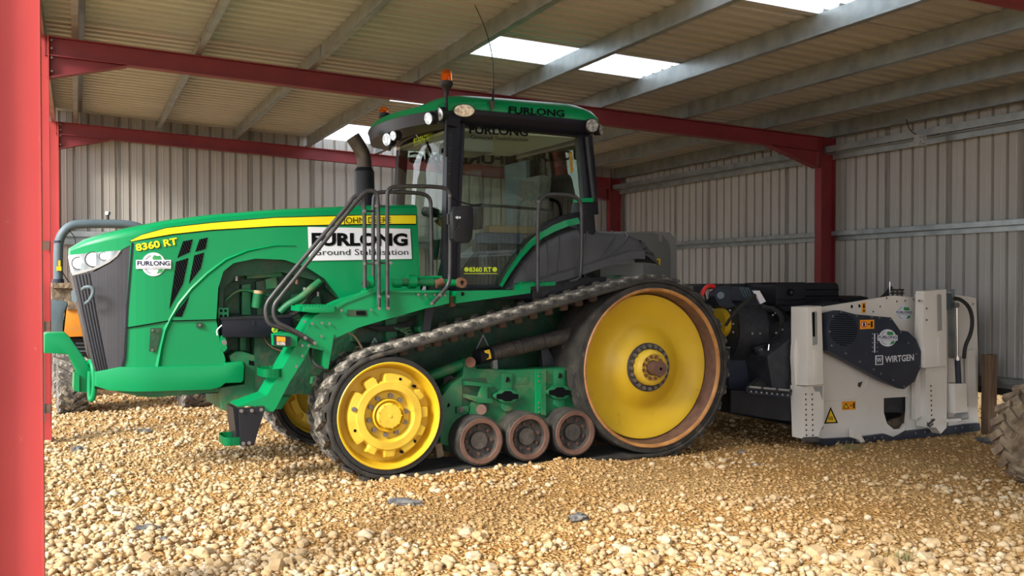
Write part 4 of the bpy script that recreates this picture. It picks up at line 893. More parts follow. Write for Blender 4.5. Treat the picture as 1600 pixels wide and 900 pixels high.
# ---- rear mudguard
def fendcurve(bm):
    for v in bm.verts: pass
fo = [(783, 449), (796, 428), (812, 405), (830, 384), (848, 370), (868, 360), (890, 353), (912, 350), (932, 357), (955, 359), (975, 361), (990, 368), (1003, 379), (1015, 390), (1021, 401), (1023, 409)]
lo = [(783, 452), (800, 452), (820, 449), (840, 444), (858, 438), (872, 433), (886, 430), (902, 425), (920, 419), (938, 413), (955, 407), (970, 403), (984, 399), (996, 397), (1008, 398), (1018, 405)]
bm = bmesh.new(); R = []
for i, (a, b) in enumerate(zip(fo, lo)):
    A = P(*a, .80); B = P(*b, .92); ring = []
    for k in range(13):
        q = k/12
        if q < .5: y = -.92+0*q; w = q/.5; p = Vector((B.x*(1-w)+A.x*w, -.92+.04*w**3, B.z*(1-w)+(A.z-.05)*w))
        else:
            w = (q-.5)/.5*pi/2; p = Vector((A.x, -.88+.44*(1-math.cos(w)), A.z-.05+.05*math.sin(w)))
        ring.append(bm.verts.new(p))
    R.append(ring)
for p, q in zip(R[:-1], R[1:]):
    for j in range(12): bm.faces.new((p[j], p[j+1], q[j+1], q[j]))
bmesh.ops.recalc_face_normals(bm, faces=bm.faces)
fen = fin('mudguard', bm, 'fender', tr, True)
for i in (2, 4, 5, 7, 9, 10, 12, 13):
    a, b = fo[i], lo[i]; A = P(*a, .80); B = P(*b, .92)
    tube('mudguard_rib', [Vector((B.x, -.927, B.z+.05)), Vector((B.x*.5+A.x*.5, -.926, (A.z+B.z)*.5)), Vector((A.x, -.888, A.z-.05)), Vector((A.x, -.80, A.z-.015))], .009, 'fender', fen, it=1, n=6)
lip_b = [(x, y+5) for x, y in lo]; 
bm = bmesh.new(); rr = []
for (a, b) in zip([(x, y-5) for x, y in lo[1:15]], [(x, y+7) for x, y in lo[1:15]]):
    A = P(*a, .95); B = P(*b, .95); rr.append([bm.verts.new(A+Vector((0, .03, .02))), bm.verts.new(A), bm.verts.new(B), bm.verts.new(B+Vector((0, .2, 0)))])
for p, q in zip(rr[:-1], rr[1:]):
    for j in range(3): bm.faces.new((p[j], p[j+1], q[j+1], q[j]))
fin('mudguard_lip', bm, 'fender', fen, False)
gs = [(784, 448), (797, 425), (813, 402), (830, 382), (848, 367), (866, 357), (886, 349), (905, 345)]
bm = bmesh.new(); rr = []
for i, (x, y) in enumerate(gs):
    w = 2+min(i, 5)*1.3; A = P(x-w*.25, y-w*.6, .90); B = P(x+w*.25, y+w*.5, .925); rr.append([bm.verts.new(A+Vector((0, .05, 0))), bm.verts.new(A), bm.verts.new(B)])
for p, q in zip(rr[:-1], rr[1:]):
    for j in range(2): bm.faces.new((p[j], p[j+1], q[j+1], q[j]))
o = fin('mudguard_trim', bm, 'green', fen); o['label'] = 'green edge strip'
tp('lamp_pod', [(848, 366), (850, 354), (858, 347), (880, 338), (905, 331), (905, 341), (880, 350), (858, 362)], .90, .12, 'black', bevel=.012)
tp('rear_lamp', [(1001, 375), (1008, 380), (1022, 400), (1020, 405), (1012, 398)], .80, .06, 'dark_steel', bevel=.004)
for s_ in (1,):
    o = fen.copy(); COL.objects.link(o); o.scale = (1, -1, 1)
    box('under_guard_case', (1.5, -.8, 1.35), (2.6, .8, 1.62), 'navy_d', tr, .03)
    tp('battery_box', [(938, 415), (1005, 412), (1005, 440), (938, 442)], .4, .3, 'grey_panel')
for k in range(3): tube('hydraulic_hose', [P(*q) for q in ((945+k*8, 440, .75), (950+k*9, 432-k, .8), (965+k*6, 433, .82), (978+k*3, 437, .8))], .012, ('green_d', 'rubber_clean', 'green_d')[k], tr)
# ---- undercarriage (near side; the far side is a mirrored copy)
TW = 1.30; FX, FZ, FR = -.009, .502, .4315; RX, RZ, RR = 2.477, .800, .7195
near = []
def keep(o): near.append(o); return o
fmtl = 'yellow_cast'
idl = keep(lathe('idler_wheel', [(.4315, -TW), (.425, -TW-.006), (.412, -TW), (.402, -TW+.03), (.392, -TW+.075), (.375, -TW+.13), (.30, -TW+.13)], FX, FZ, 'yellow', tr, 72))
lathe('idler_rubber', [(.430, -TW+.004), (.468, -TW+.004), (.474, -TW+.02), (.474, -.72), (.43, -.70)], FX, FZ, 'rubber_clean', idl, 64)
lathe('wheel_casting', [(.42, -.70), (.40, -.72), (.39, -.80), (.34, -.80), (.335, -.73), (.27, -.72), (.26, -.76), (.10, -.78)], FX, FZ, 'yellow_cast', idl, 120, rfun=lambda r, a: (r-.05 if .32 < r < .35 and math.sin(a*10) > .75 else r))
na = [math.radians(a) for a in (103, 135, 46, 17, -12, -74, -104, -132, 167, -40)]; nd = [.045, .05, .03, .04, .045, .035, .04, .04, .0, .03]
def castr(r, a):
    if r < .31: return r
    for q, d in zip(na, nd):
        x = abs((a-q+pi) % (2*pi)-pi)
        if x < .13: return r-1.3*d*(1-max(0, x-.09)/.04)
    return r
lathe('wheel_casting', [(.30, -TW+.13), (.335, -TW+.13), (.338, -TW+.035), (.328, -TW+.02), (.275, -TW+.012), (.270, -TW+.002), (.212, -TW-.002), (.204, -TW+.010), (.196, -TW+.06), (.185, -TW+.075), (.13, -TW+.078)], FX, FZ, fmtl, idl, 180, rfun=castr)
lathe('hub_sleeve', [(.135, -TW+.078), (.132, -TW+.02), (.124, -TW+.014), (.118, -TW+.03), (.108, -TW+.045), (.100, -TW+.05)], FX, FZ, 'yellow', idl, 40)
lathe('hub_cap', [(.104, -TW+.05), (.101, -TW-.002), (.094, -TW-.010), (.012, -TW-.010), (.012, -TW-.016), (0, -TW-.016)], FX, FZ, 'yellow_cast', idl, 40)
for k in range(10): bolt((FX+.158*math.cos(.63*k+.15+.06*(k % 2)), -TW+.072, FZ+.158*math.sin(.63*k+.15+.06*(k % 2))), .021, .026, 'steel', idl)
for k in range(9): bolt((FX+.097*math.cos(.7*k), -TW-.006, FZ+.097*math.sin(.7*k)), .007, .008, 'yellow', idl)
for a, r in ((167, .30), ): bolt((FX+r*math.cos(math.radians(a)), -TW+.016, FZ+r*math.sin(math.radians(a))), .021, .02, 'steel', idl)
for a, r in ((72, .305), (200, .30), (-45, .31), (46, .315), (-70, .318)): rod('hole', (FX+r*math.cos(math.radians(a)), -TW+.012, FZ+r*math.sin(math.radians(a))), (FX+r*math.cos(math.radians(a)), -TW+.05, FZ+r*math.sin(math.radians(a))), .012, 'ink', idl, 10)
# drive wheel
dw = keep(lathe('drive_wheel', [(.66, -TW+.17), (.655, -TW+.152), (.63, -TW+.15), (.56, -TW+.175), (.47, -TW+.20), (.40, -TW+.205), (.37, -TW+.195), (.33, -TW+.165), (.27, -TW+.125), (.225, -TW+.105), (.15, -TW+.10)], RX, RZ, 'yellow', tr, 96))
rm = lathe('wheel_rim', [(.66, -TW+.19), (.672, -TW+.14), (.684, -TW+.02), (.700, -TW-.006), (.7195, -TW-.004), (.722, -TW+.02), (.722, -.74), (.66, -.72), (.2, -.72)], RX, RZ, 'rust_face', dw, 96)
lathe('rim_edge', [(.684, -TW+.022), (.6985, -TW-.010), (.712, -TW-.012), (.7205, -TW-.002)], RX, RZ, mat('worn_orange_rim', (.55, .27, .08), (.30, .13, .05), 8, rough=.5), dw, 96)
lathe('wheel_rubber', [(.721, -TW+.004), (.762, -TW+.006), (.768, -TW+.03), (.768, -.74), (.73, -.72)], RX, RZ, 'rubber', dw, 96)
lathe('bolt_ring', [(.222, -TW+.108), (.220, -TW+.085), (.168, -TW+.085), (.166, -TW+.11)], RX, RZ, 'dark_steel', dw, 56)
for k in range(20): bolt((RX+.193*math.cos(.31416*k), -TW+.085, RZ+.193*math.sin(.31416*k)), .0175, .022, 'steel', dw)
hb = lathe('wheel_hub', [(.166, -TW+.11), (.162, -TW+.03), (.150, -TW+.012), (.125, -TW+.0), (.120, -TW+.02), (.07, -TW+.02)], RX, RZ, 'yellow_cast', dw, 48)
for k in range(12): bolt((RX+.098*math.cos(.5236*k+.2), -TW+.02, RZ+.098*math.sin(.5236*k+.2)), .017, .018, 'rust', dw)
rod('axle_shaft', (RX, -TW+.1, RZ), (RX, -TW-.11, RZ), .066, 'rust_face', dw, 32); rod('shaft_centre', (RX, -TW-.109, RZ), (RX, -TW-.112, RZ), .014, 'ink', dw, 12)
# mid rollers
mid = []
for k, (mx, mz) in enumerate(((.793, .245), (1.237, .252), (1.681, .262))):
    ro = keep(lathe('mid_roller', [(.148, -TW+.10), (.150, -TW+.03), (.155, -TW+.012), (.188, -TW+.010), (.192, -TW+.018)], mx, mz, 'rust_face', tr, 56))
    lathe('roller_tyre', [(.191, -TW+.016), (.204, -TW+.02), (.208, -TW+.04), (.208, -1.06), (.19, -1.05), (.1, -1.05)], mx, mz, 'rubber', ro, 48)
    lathe('roller_dish', [(.15, -TW+.03), (.146, -TW+.085), (.08, -TW+.09), (.076, -TW+.055), (.070, -TW+.05), (0, -TW+.05)], mx, mz, 'dark_steel', ro, 40)
    for j in range(8): bolt((mx+.112*math.cos(.785*j+k), -TW+.086, mz+.112*math.sin(.785*j+k)), .014, .022, 'rust_face', ro)
    rod('roller_axle', (mx, -1.2, mz), (mx, -.45, mz), .05, 'dark_steel', ro)
    o = ro.copy(); COL.objects.link(o); o.location = (0, .43, 0)
# track belt
def beltpath(off):
    r1, r2 = .474+off, .768+off; d = math.hypot(RX-FX, RZ-FZ); base = math.atan2(RZ-FZ, RX-FX); al = math.asin((r2-r1)/d)
    pts = []
    top1 = base+pi/2+al; a0 = top1
    # front arc from the top tangent round the nose to the bottom
    for q in np.linspace(top1, 3*pi/2, 26): pts.append((FX+r1*math.cos(q), FZ+r1*math.sin(q)))
    pts.append((FX, FZ-r1)); zb = FZ-r1
    zr = RZ-r2
    for x in (.4, .8, 1.24, 1.68): pts.append((x, zb+(zr-zb)*(x-FX)/(RX-FX)))
    for q in np.linspace(-pi/2, top1, 44): pts.append((RX+r2*math.cos(q), RZ+r2*math.sin(q)))
    # straight top run with a slight sag
    return pts
def resample(pts, step):
    P_ = np.array(pts+[pts[0]]); d = np.r_[0, np.cumsum(np.hypot(*np.diff(P_, axis=0).T))]; L_ = d[-1]; n = int(round(L_/step)); s = np.linspace(0, L_, n, endpoint=False)
    return np.stack([np.interp(s, d, P_[:, 0]), np.interp(s, d, P_[:, 1])], -1)
bi = resample(beltpath(0.0), .06)
n = len(bi); tang = np.roll(bi, -1, 0)-np.roll(bi, 1, 0); tang /= np.linalg.norm(tang, axis=1)[:, None]; nrm = np.stack([tang[:, 1]*-1, tang[:, 0]], -1)
cen = bi.mean(0); sgn = np.sign(((bi-cen)*nrm).sum(1)); nrm *= np.sign(np.median(sgn))
bm = bmesh.new(); R = []
for (x, z), (a, b) in zip(bi, nrm):
    R.append([bm.verts.new((x+a*o_, y, z+b*o_)) for y, o_ in ((-TW, .002), (-TW-.004, .018), (-TW, .034), (-.69, .034), (-.69, .0))])
for i in range(n):
    p, q = R[i], R[(i+1) % n]
    for j in range(5): bm.faces.new((p[j], p[(j+1) % 5], q[(j+1) % 5], q[j]))
belt = keep(fin('track_belt', bm, 'rubber', tr, False)); belt['label'] = 'black rubber crawler belt with dusty lugs'
lg = {}
for sd in (0, 1):
    bm = bmesh.new()
    y0, y1 = (-.285, .03) if sd == 0 else (-.03, .285); sk = .13 if sd == 0 else -.13
    pr = [(-.05, 0), (.05, 0), (.034, .034), (-.034, .034)]; E_ = []
    for y, k in ((y0, 0), ((y0+y1)/2, .5), (y1, 1)):
        dx = (sk*(1-k) if sd == 0 else -sk*k); E_.append([bm.verts.new((x+dx, y, z*(1 if 0 < k < 1 else .85))) for x, z in pr])
    for p, q in zip(E_[:-1], E_[1:]):
        for j in range(4): bm.faces.new((p[j], p[(j+1) % 4], q[(j+1) % 4], q[j]))
    bm.faces.new(E_[0]); bm.faces.new(E_[-1]); bmesh.ops.recalc_face_normals(bm, faces=bm.faces)
    me = bpy.data.meshes.new('tread_lug'); bm.to_mesh(me); bm.free(); me.materials.append(M['rubber_dust']); lg[sd] = me
bl = resample(beltpath(.034), .155); m_ = len(bl); tg = np.roll(bl, -1, 0)-np.roll(bl, 1, 0); tg /= np.linalg.norm(tg, axis=1)[:, None]
for i in range(m_):
    for sd in (0, 1):
        o = bpy.data.objects.new('tread_lug', lg[sd]); COL.objects.link(o); o.parent = belt
        t_ = Vector((tg[i][0], 0, tg[i][1])); nn = Vector((-t_.z, 0, t_.x)); c = Vector((bl[i][0], 0, bl[i][1]))
        if (Vector((c.x-cen[0], 0, c.z-cen[1]))).dot(nn) < 0: nn = -nn; 
        tt = Vector((0, 1, 0)).cross(nn); sh = (.5 if sd else 0)
        nx_ = (i+1) % m_; c = c.lerp(Vector((bl[nx_][0], 0, bl[nx_][1])), sh); c.y = -.995
        o.matrix_local = Matrix(((tt.x, 0, nn.x, c.x), (tt.y, 1, nn.y, c.y), (tt.z, 0, nn.z, c.z), (0, 0, 0, 1)))
gl = resample(beltpath(-.002), .155)
me = bpy.data.meshes.new('guide_block'); bm = bmesh.new(); add_box(bm, (-.04, -.03, -.075), (.04, .03, 0)); bmesh.ops.bevel(bm, geom=list(bm.edges), offset=.012, segments=1, affect='EDGES'); bm.to_mesh(me); bm.free(); me.materials.append(M['brown_post'])
for i in range(len(gl)):
    x, z = gl[i]
    if .15 < x < 2.2 and z > .8:
        for yy in (-1.06,):
            o = bpy.data.objects.new('guide_block', me); COL.objects.link(o); o.parent = belt; o.location = (x, yy, z); o.rotation_euler = (0, -math.atan2(tg[2][1], tg[2][0])*0-.12, 0)
# undercarriage frame between the wheels
uf = keep(tp('track_frame', [(688, 622), (706, 600), (722, 588), (726, 566), (733, 560), (741, 566), (745, 576), (800, 578), (893, 574), (899, 584), (903, 620), (908, 650), (880, 662), (740, 690), (700, 697), (688, 694)], 1.06, .20, 'green_d', bevel=.012))
def un(*a, **k): return tp(*a, par=uf, **k)
un('frame_rib', [(846, 577), (853, 577), (853, 649), (846, 648)], 1.10, .05, 'green_d'); un('frame_rib', [(837, 578), (846, 577), (846, 648), (838, 646)], 1.085, .03, 'green')
for y in (582, 588, 596, 630, 637, 644): bolt(P(841.5, y, 1.09), .009, .008, 'steel', uf)
for cx, cy in ((793, 619), (875, 613)):
    un('pivot_plate', [(cx-9, cy-36), (cx+8, cy-36), (cx+8, cy-10), (cx+8, cy+20), (cx+4, cy+24), (cx-5, cy+24), (cx-9, cy+20)], 1.085, .03, 'green_d', bevel=.008)
    pts = [(cx+22*math.cos(a)*(1.0 if abs(math.cos(a)) > .45 else .9), cy+(11 if abs(math.cos(a)) < .6 else 8)*math.sin(a)) for a in np.linspace(0, 2*pi, 30, endpoint=False)]
    un('slot_rim', pts, 1.11, .05, 'green_d', bevel=.012)
    un('slot_hole', [(cx-17, cy-3), (cx-9, cy-4), (cx-4, cy-8), (cx+5, cy-8), (cx+9, cy-4), (cx+17, cy-3), (cx+17, cy+4), (cx+9, cy+5), (cx+5, cy+8), (cx-4, cy+8), (cx-9, cy+5), (cx-17, cy+4)], 1.113, .02, 'ink')
    rod('hole', P(cx-1, cy-26, 1.088), P(cx-1, cy-26, 1.07), .024, 'ink', uf, 16)
rod('hole', P(889, 589, 1.062), P(889, 589, 1.05), .02, 'ink', uf, 14); rod('hole', P(700, 633, 1.062), P(700, 633, 1.05), .018, 'ink', uf, 14)
un('cast_panel', [(808, 590), (827, 588), (827, 600), (808, 601)], 1.064, .01, 'green_d', bevel=.004)
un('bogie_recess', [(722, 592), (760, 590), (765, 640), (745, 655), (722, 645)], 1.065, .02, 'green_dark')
un('bogie_arm', [(727, 595), (770, 600), (770, 606), (762, 606), (762, 622), (770, 624), (770, 630), (748, 630), (727, 622), (727, 616), (750, 620), (752, 604), (727, 602)], 1.12, .10, 'green_d', bevel=.006)
un('bogie_bracket', [(714, 636), (733, 634), (733, 644), (728, 648), (714, 646)], 1.10, .06, 'green_d', bevel=.006)
rod('pivot_pin', P(720, 640, 1.12), P(720, 640, 1.05), .025, 'dark_steel', uf, 14); rod('pivot_pin', P(752, 640, 1.12), P(752, 640, 1.02), .045, 'rust_face', uf, 18); rod('pivot_pin', P(735, 566, 1.10), P(735, 566, 1.02), .045, 'rust', uf, 18)
un('bogie_stem', [(737, 628), (750, 628), (754, 662), (730, 664)], 1.10, .06, 'green_d')
un('lower_rail', [(690, 690), (745, 680), (900, 655), (903, 672), (760, 700), (700, 707)], .98, .15, 'green_dark')
keep(rod('idler_link', P(640, 600, 1.0), P(728, 567, 1.0), .045, 'green_d', tr, 18))
tc_ = keep(rod('tension_cylinder', P(765, 553, .95), P(893, 523, .95), .068, 'dark_steel', tr, 22))
for x in (772, 778, 800, 812, 828, 846): y = 553-(x-765)*.234; rod('hose_clamp', P(x, y, .95), P(x+1.2, y-.3, .95), .0705, 'steel' if False else 'navy_d', tc_, 22)
tp('yellow_tag', [(757, 548), (765, 546), (768, 560), (760, 562)], 1.03, .01, 'warn', tc_)
rod('valve_block', P(745, 558, .98), P(766, 553, .95), .07, 'black', tc_, 14); tp('small_tag', [(770, 564), (777, 562), (778, 577), (771, 578)], 1.0, .05, 'grey_panel', tc_)
tp('strut', [(846, 545), (856, 543), (870, 572), (848, 575)], .85, .06, 'navy_d', tc_)
keep(tube('hose', [P(*q) for q in ((650, 541, .95), (672, 540, .95), (681, 530, .95), (679, 520, .95))], .008, 'grey_panel', tr))
for k in range(3): keep(tube('hose', [P(*q) for q in ((693, 600-k*4, .98), (703, 590-k*2, 1.0), (715, 592+k*2, 1.0), (708, 604, .98))], .008, 'rubber_clean', tr))
keep(tp('debris_catch', [(680, 695), (690, 692), (694, 712), (684, 716)], 1.1, .08, 'mud'))
for o in near:
    c = copy_tree(o, tr); c.scale = (1, -1, 1)
for x, z in ((FX, FZ), (RX, RZ)): rod('axle_tube', (x, -.8, z), (x, .8, z), .14, 'green_dark', tr, 24)
tp('axle_bracket', [(490, 590), (505, 588), (505, 606), (495, 608), (488, 600)], .62, .1, 'green_d')
rod('drive_axle', (RX, -1.2, RZ), (RX, 1.2, RZ), .10, 'dark_steel', tr, 24)
# ------------------------------------------------------------------ soil stabiliser
SO = Vector(TO)+T.ax*5.2; S = Frame(SO, 25.0)
stab = empty('soil_stabiliser', SO, TA, 'white and dark grey soil stabiliser attachment standing behind the tractor', 'machine')
def sp_(name, pts, t, th, m, par=None, **k): return plate(S, name, pts, t, th, m, par or stab, **k)
def Q(x, y, t): return S.P(x, y, t)
sp_('side_plate', [(1262, 482), (1283, 480), (1388, 463), (1400, 462), (1444, 466), (1478, 466), (1512, 463), (1525, 466), (1528, 545), (1528, 664), (1480, 672), (1440, 680), (1415, 672), (1418, 640), (1418, 620), (1381, 622), (1381, 645), (1386, 662), (1397, 671), (1408, 670), (1414, 662), (1415, 672), (1395, 684), (1360, 683), (1310, 686), (1276, 686), (1278, 676), (1287, 668), (1287, 600), (1262, 600)], 1.15, .03, 'white')
sp_('inner_guard', [(1340, 600), (1430, 600), (1430, 678), (1340, 680)], .85, .05, 'navy_d')
sp_('drum_mud', [(1384, 660), (1395, 655), (1412, 650), (1416, 640), (1416, 676), (1384, 674)], .95, .04, 'mud')
sp_('lower_skirt', [(1270, 682), (1290, 686), (1345, 683), (1383, 678), (1400, 684), (1425, 673), (1455, 670), (1500, 664), (1531, 661), (1532, 673), (1450, 683), (1395, 688), (1350, 696), (1300, 699), (1275, 694)], 1.20, .06, 'navy')
for x, y in ((1310, 690), (1322, 690), (1338, 689), (1353, 687), (1366, 684), (1378, 683), (1430, 677), (1445, 675), (1492, 669), (1503, 668), (1515, 667)): bolt(Q(x, y, 1.205), .011, .008, 'steel', stab)
sp_('skid_tooth', [(1332, 670), (1340, 672), (1352, 690), (1346, 692), (1340, 686), (1333, 684)], 1.24, .05, 'white')
# posts
po = sp_('front_post', [(1262, 480), (1284, 478), (1286, 540), (1287, 601), (1262, 603)], 1.36, .24, 'white', bevel=.01)
sp_('post_wing', [(1257, 480), (1272, 479), (1272, 636), (1245, 637), (1240, 560), (1241, 540)], 1.20, .05, 'white', po)
sp_('post_slot', [(1268.5, 489), (1270, 487), (1276, 486.5), (1277, 489), (1277.5, 538), (1270, 540)], 1.364, .006, 'trim_grey', po, bevel=.003); sp_('post_slot', [(1271, 547), (1280, 546), (1280.5, 589), (1272, 590)], 1.364, .006, 'white', po, bevel=.004)
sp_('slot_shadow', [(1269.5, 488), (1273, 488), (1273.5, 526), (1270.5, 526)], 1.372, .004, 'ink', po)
lp = sp_('front_leg', [(1254, 604), (1287, 601), (1287, 664), (1282, 672), (1278, 684), (1257, 686)], 1.30, .18, 'white')
for k in range(9):
    y = 616+k*8.0
    for x in (1258.5, 1268.5): rod('adjusting_hole', Q(x+k*.15, y, 1.302), Q(x+k*.15, y, 1.29), .0095, 'ink', lp, 8)
sp_('leg_worn_patch', [(1271, 604), (1285, 603), (1285, 625), (1281, 612), (1274, 612)], 1.303, .004, 'trim_grey', lp)
rod('leg_pin', Q(1256, 688, 1.33), Q(1277, 687, 1.33), .03, 'dark_steel', lp)
pr_ = sp_('rear_post', [(1444, 455), (1454, 454), (1479, 452), (1480, 512), (1480, 572), (1446, 575), (1442, 520)], 1.40, .11, 'white', bevel=.01)
sp_('post_flange', [(1433, 461), (1438, 455), (1445, 455), (1446, 575), (1444, 575), (1442, 505), (1434, 470)], 1.30, .03, 'white', pr_)
sp_('post_slot', [(1464, 461), (1467, 459), (1471, 461), (1472, 516), (1465, 518)], 1.404, .006, 'trim_grey', pr_, bevel=.003); sp_('post_slot', [(1465, 528), (1468, 526), (1472, 528), (1473, 583-13), (1466, 571)], 1.404, .006, 'white', pr_, bevel=.004)
lr = sp_('rear_leg', [(1446, 575), (1480, 572), (1479, 668), (1470, 678), (1463, 668), (1450, 668)], 1.32, .16, 'white')
for k in range(8): rod('adjusting_hole', Q(1454+k*.2, 603+k*7.6, 1.322), Q(1454+k*.2, 603+k*7.6, 1.31), .0105, 'ink', lr, 8)
sp_('deflector', [(1430, 585), (1440, 570), (1441, 650), (1430, 656)], 1.24, .05, 'white')
for x, y in ((1436, 470), (1448, 482), (1448, 500), (1385, 466), (1401, 471), (1414, 470), (1427, 468), (1375, 479), (1364, 487), (1520, 475)): rod('hole', Q(x, y, 1.153 if x < 1433 or x > 1500 else 1.41), Q(x, y, 1.14), .010, 'dark_steel', stab, 10)
for x, y in ((1330, 479), (1342, 478)): rod('hole', Q(x, y, 1.153), Q(x, y, 1.13), .018, 'ink', stab, 12)
sp_('rear_flap', [(1511, 548), (1524, 546), (1526, 634), (1513, 636)], 1.24, .03, 'white'); sp_('rear_strip', [(1520, 528), (1528, 528), (1530, 607), (1521, 608)], 1.02, .03, 'navy')
sp_('rear_panel', [(1480, 460), (1512, 463), (1516, 545), (1512, 660), (1482, 668)], 1.17, .03, 'white')
# lift cylinder, hose and bracket
cyl = rod('lift_cylinder', Q(1496, 561, 1.34), Q(1498, 603, 1.34), .030, 'navy', stab, 18); rod('cylinder_rod', Q(1495, 478, 1.34), Q(1496, 562, 1.34), .013, 'chrome', cyl, 14)
rod('cylinder_gland', Q(1496, 557, 1.34), Q(1496, 563, 1.34), .034, 'chrome', cyl, 18); rod('cylinder_eye', Q(1495, 477, 1.37), Q(1495, 477, 1.30), .028, 'dark_steel', cyl, 14)
sp_('cylinder_guide', [(1487, 455), (1492, 452), (1493, 560), (1489, 560)], 1.30, .06, 'galv', cyl); sp_('top_bracket', [(1478, 463), (1488, 458), (1488, 482), (1480, 484)], 1.30, .06, 'bluegrey', cyl)
tube('hydraulic_hose', [Q(*q) for q in ((1491, 466, 1.36), (1502, 468, 1.38), (1515, 480, 1.40), (1520, 500, 1.40), (1517, 522, 1.40), (1508, 540, 1.38), (1506, 560, 1.36))], .020, 'rubber_clean', stab, it=3)
sp_('cylinder_bracket', [(1491, 600), (1511, 599), (1512, 644), (1493, 646)], 1.38, .14, 'white', bevel=.008)
rod('bracket_pin', Q(1497, 652, 1.34), Q(1508, 650, 1.34), .05, 'trim_grey', stab, 16); sp_('bracket_foot', [(1483, 655), (1512, 653), (1512, 657), (1483, 660)], 1.38, .12, 'white')
rod('lock_pin', Q(1449, 665, 1.36), Q(1460, 655, 1.38), .012, 'dark_steel', stab, 10); tube('chain', [Q(*q) for q in ((1449, 660, 1.36), (1452, 668, 1.37), (1458, 662, 1.37))], .008, 'dark_steel', stab)
# chain drive guard
G = [(1292, 519), (1295, 489.5), (1313, 485), (1336.6, 491), (1369, 494), (1392.6, 496), (1406.6, 516), (1419, 517.8), (1431.5, 530), (1439.5, 549), (1438.5, 574), (1430, 595.5), (1413, 608), (1382, 595.5), (1294.6, 548)]
dg_ = sp_('drive_guard', G, 1.36, .10, 'navy', bevel=.006)
for x, y in ((1301, 494), (1314, 487.5), (1338, 494), (1362, 495.5), (1374, 496.5), (1391, 499), (1407, 519), (1419, 536), (1296, 518), (1299, 540), (1321, 552), (1343, 565), (1365, 577), (1376, 584), (1395, 594), (1412, 604), (1429, 595), (1437, 573), (1431, 553)): bolt(Q(x, y, 1.362), .0095, .008, 'steel', dg_)
for k in range(15):
    y = 491+k*3.4; h = 22*math.sqrt(max(0, 1-((y-514.5)/25)**2)); c_ = 1318
    n_ = max(1, int(h*2/8)); sp_('vent_slot', [(c_-h, y-.6), (c_+h, y+.4), (c_+h, y+1.7), (c_-h, y+.7)], 1.3625, .004, 'ink', dg_)
sp_('scale_bar', [(1366, 521), (1367.5, 521), (1367.5, 551), (1366, 551)], 1.3625, .003, 'whiteink', dg_)
for k in range(5):
    for x in (1363, 1370.5): sp_('scale_dot', [(x, 521+k*7), (x+1, 521+k*7), (x+1, 522+k*7), (x, 522+k*7)], 1.3625, .003, 'whiteink', dg_)
text(S, 'lettering', 'WIRTGEN', (1383, 566.5), (1428, 563), 9.8, 1.364, 'whiteink', dg_, .02)
for pts in ([(1368, 555.5), (1380, 555), (1380, 556.4), (1368, 557)], [(1368, 569), (1380, 568.6), (1380, 570), (1368, 570.4)], [(1368, 555.5), (1369.4, 555.5), (1369.4, 570), (1368, 570)], [(1378.6, 555), (1380, 555), (1380, 570), (1378.6, 570)]): sp_('logo_frame', pts, 1.364, .003, 'whiteink', dg_)
text(S, 'lettering', 'W', (1370, 566.5), (1377.6, 566), 7.5, 1.364, 'whiteink', dg_, .02)
emblem(S, 1387, 528, 1.364, 13.5, dg_, (15.5, 9))
e = emblem(S, 1413, 489, 1.155, 12, stab, (13, 8))
def sticker(pts, t, par=None, m='orange_st'):
    o = sp_('warning_sticker', pts, t, .003, m, par)
    (x0, y0), (x1, y1) = pts[0], pts[2]; w, h = x1-x0, y1-y0
    return o
k_ = sticker([(1344, 500), (1366, 499.5), (1366, 513.5), (1344, 514.5)], 1.364, dg_)
sp_('pictogram', [(1350+4.6*math.cos(a), 507+5*math.sin(a)) for a in np.linspace(0, 2*pi, 14, endpoint=False)], 1.367, .002, 'red_plastic', dg_); sp_('pictogram', [(1350+3.3*math.cos(a), 507+3.7*math.sin(a)) for a in np.linspace(0, 2*pi, 14, endpoint=False)], 1.369, .002, 'decal', dg_); sp_('pictogram', [(1349, 504), (1351, 504), (1351.6, 510), (1348.6, 510)], 1.371, .002, 'ink', dg_)
sp_('pictogram', [(1361, 502), (1363.5, 502), (1363.5, 511.5), (1361, 511.5)], 1.367, .002, 'ink', dg_); sp_('pictogram', [(1356, 506), (1360, 506), (1360, 507.5), (1356, 507.5)], 1.367, .002, 'ink', dg_)
sticker([(1316, 627.5), (1337, 626.5), (1337, 640), (1316, 641)], 1.155); sp_('pictogram', [(1317.5, 638.5), (1322, 629.5), (1327, 638.5)], 1.158, .002, 'ink'); sp_('pictogram', [(1319.2, 637.4), (1322, 631.8), (1325.2, 637.4)], 1.160, .002, 'warn'); sp_('pictogram', [(1333.5, 629), (1335.5, 629), (1335.5, 638), (1333.5, 638)], 1.158, .002, 'ink'); sp_('pictogram', [(1329, 633), (1332.5, 633), (1332.5, 634.4), (1329, 634.4)], 1.158, .002, 'ink')
sticker([(1346.5, 473), (1353, 472.5), (1353, 488.5), (1347, 489)], 1.155); sp_('pictogram', [(1349, 475), (1351, 475), (1351, 479), (1352, 479), (1350, 482), (1348, 479), (1349, 479)], 1.158, .002, 'ink'); sp_('pictogram', [(1348, 486.5), (1350, 483.5), (1352, 486.5)], 1.158, .002, 'ink')
sp_('warning_triangle', [(1288, 662), (1298, 636), (1309.5, 661)], 1.155, .003, 'ink'); sp_('warning_field', [(1290.8, 660), (1298.2, 641), (1306.5, 659.4)], 1.158, .003, 'warn'); text(S, 'lettering', 'LQ', (1295, 655.5), (1301.5, 655), 4.2, 1.162, 'ink', stab, .03)
sp_('scuff', [(1341, 598), (1348, 596), (1344, 606), (1340, 603)], 1.1505, .002, 'dark_steel')
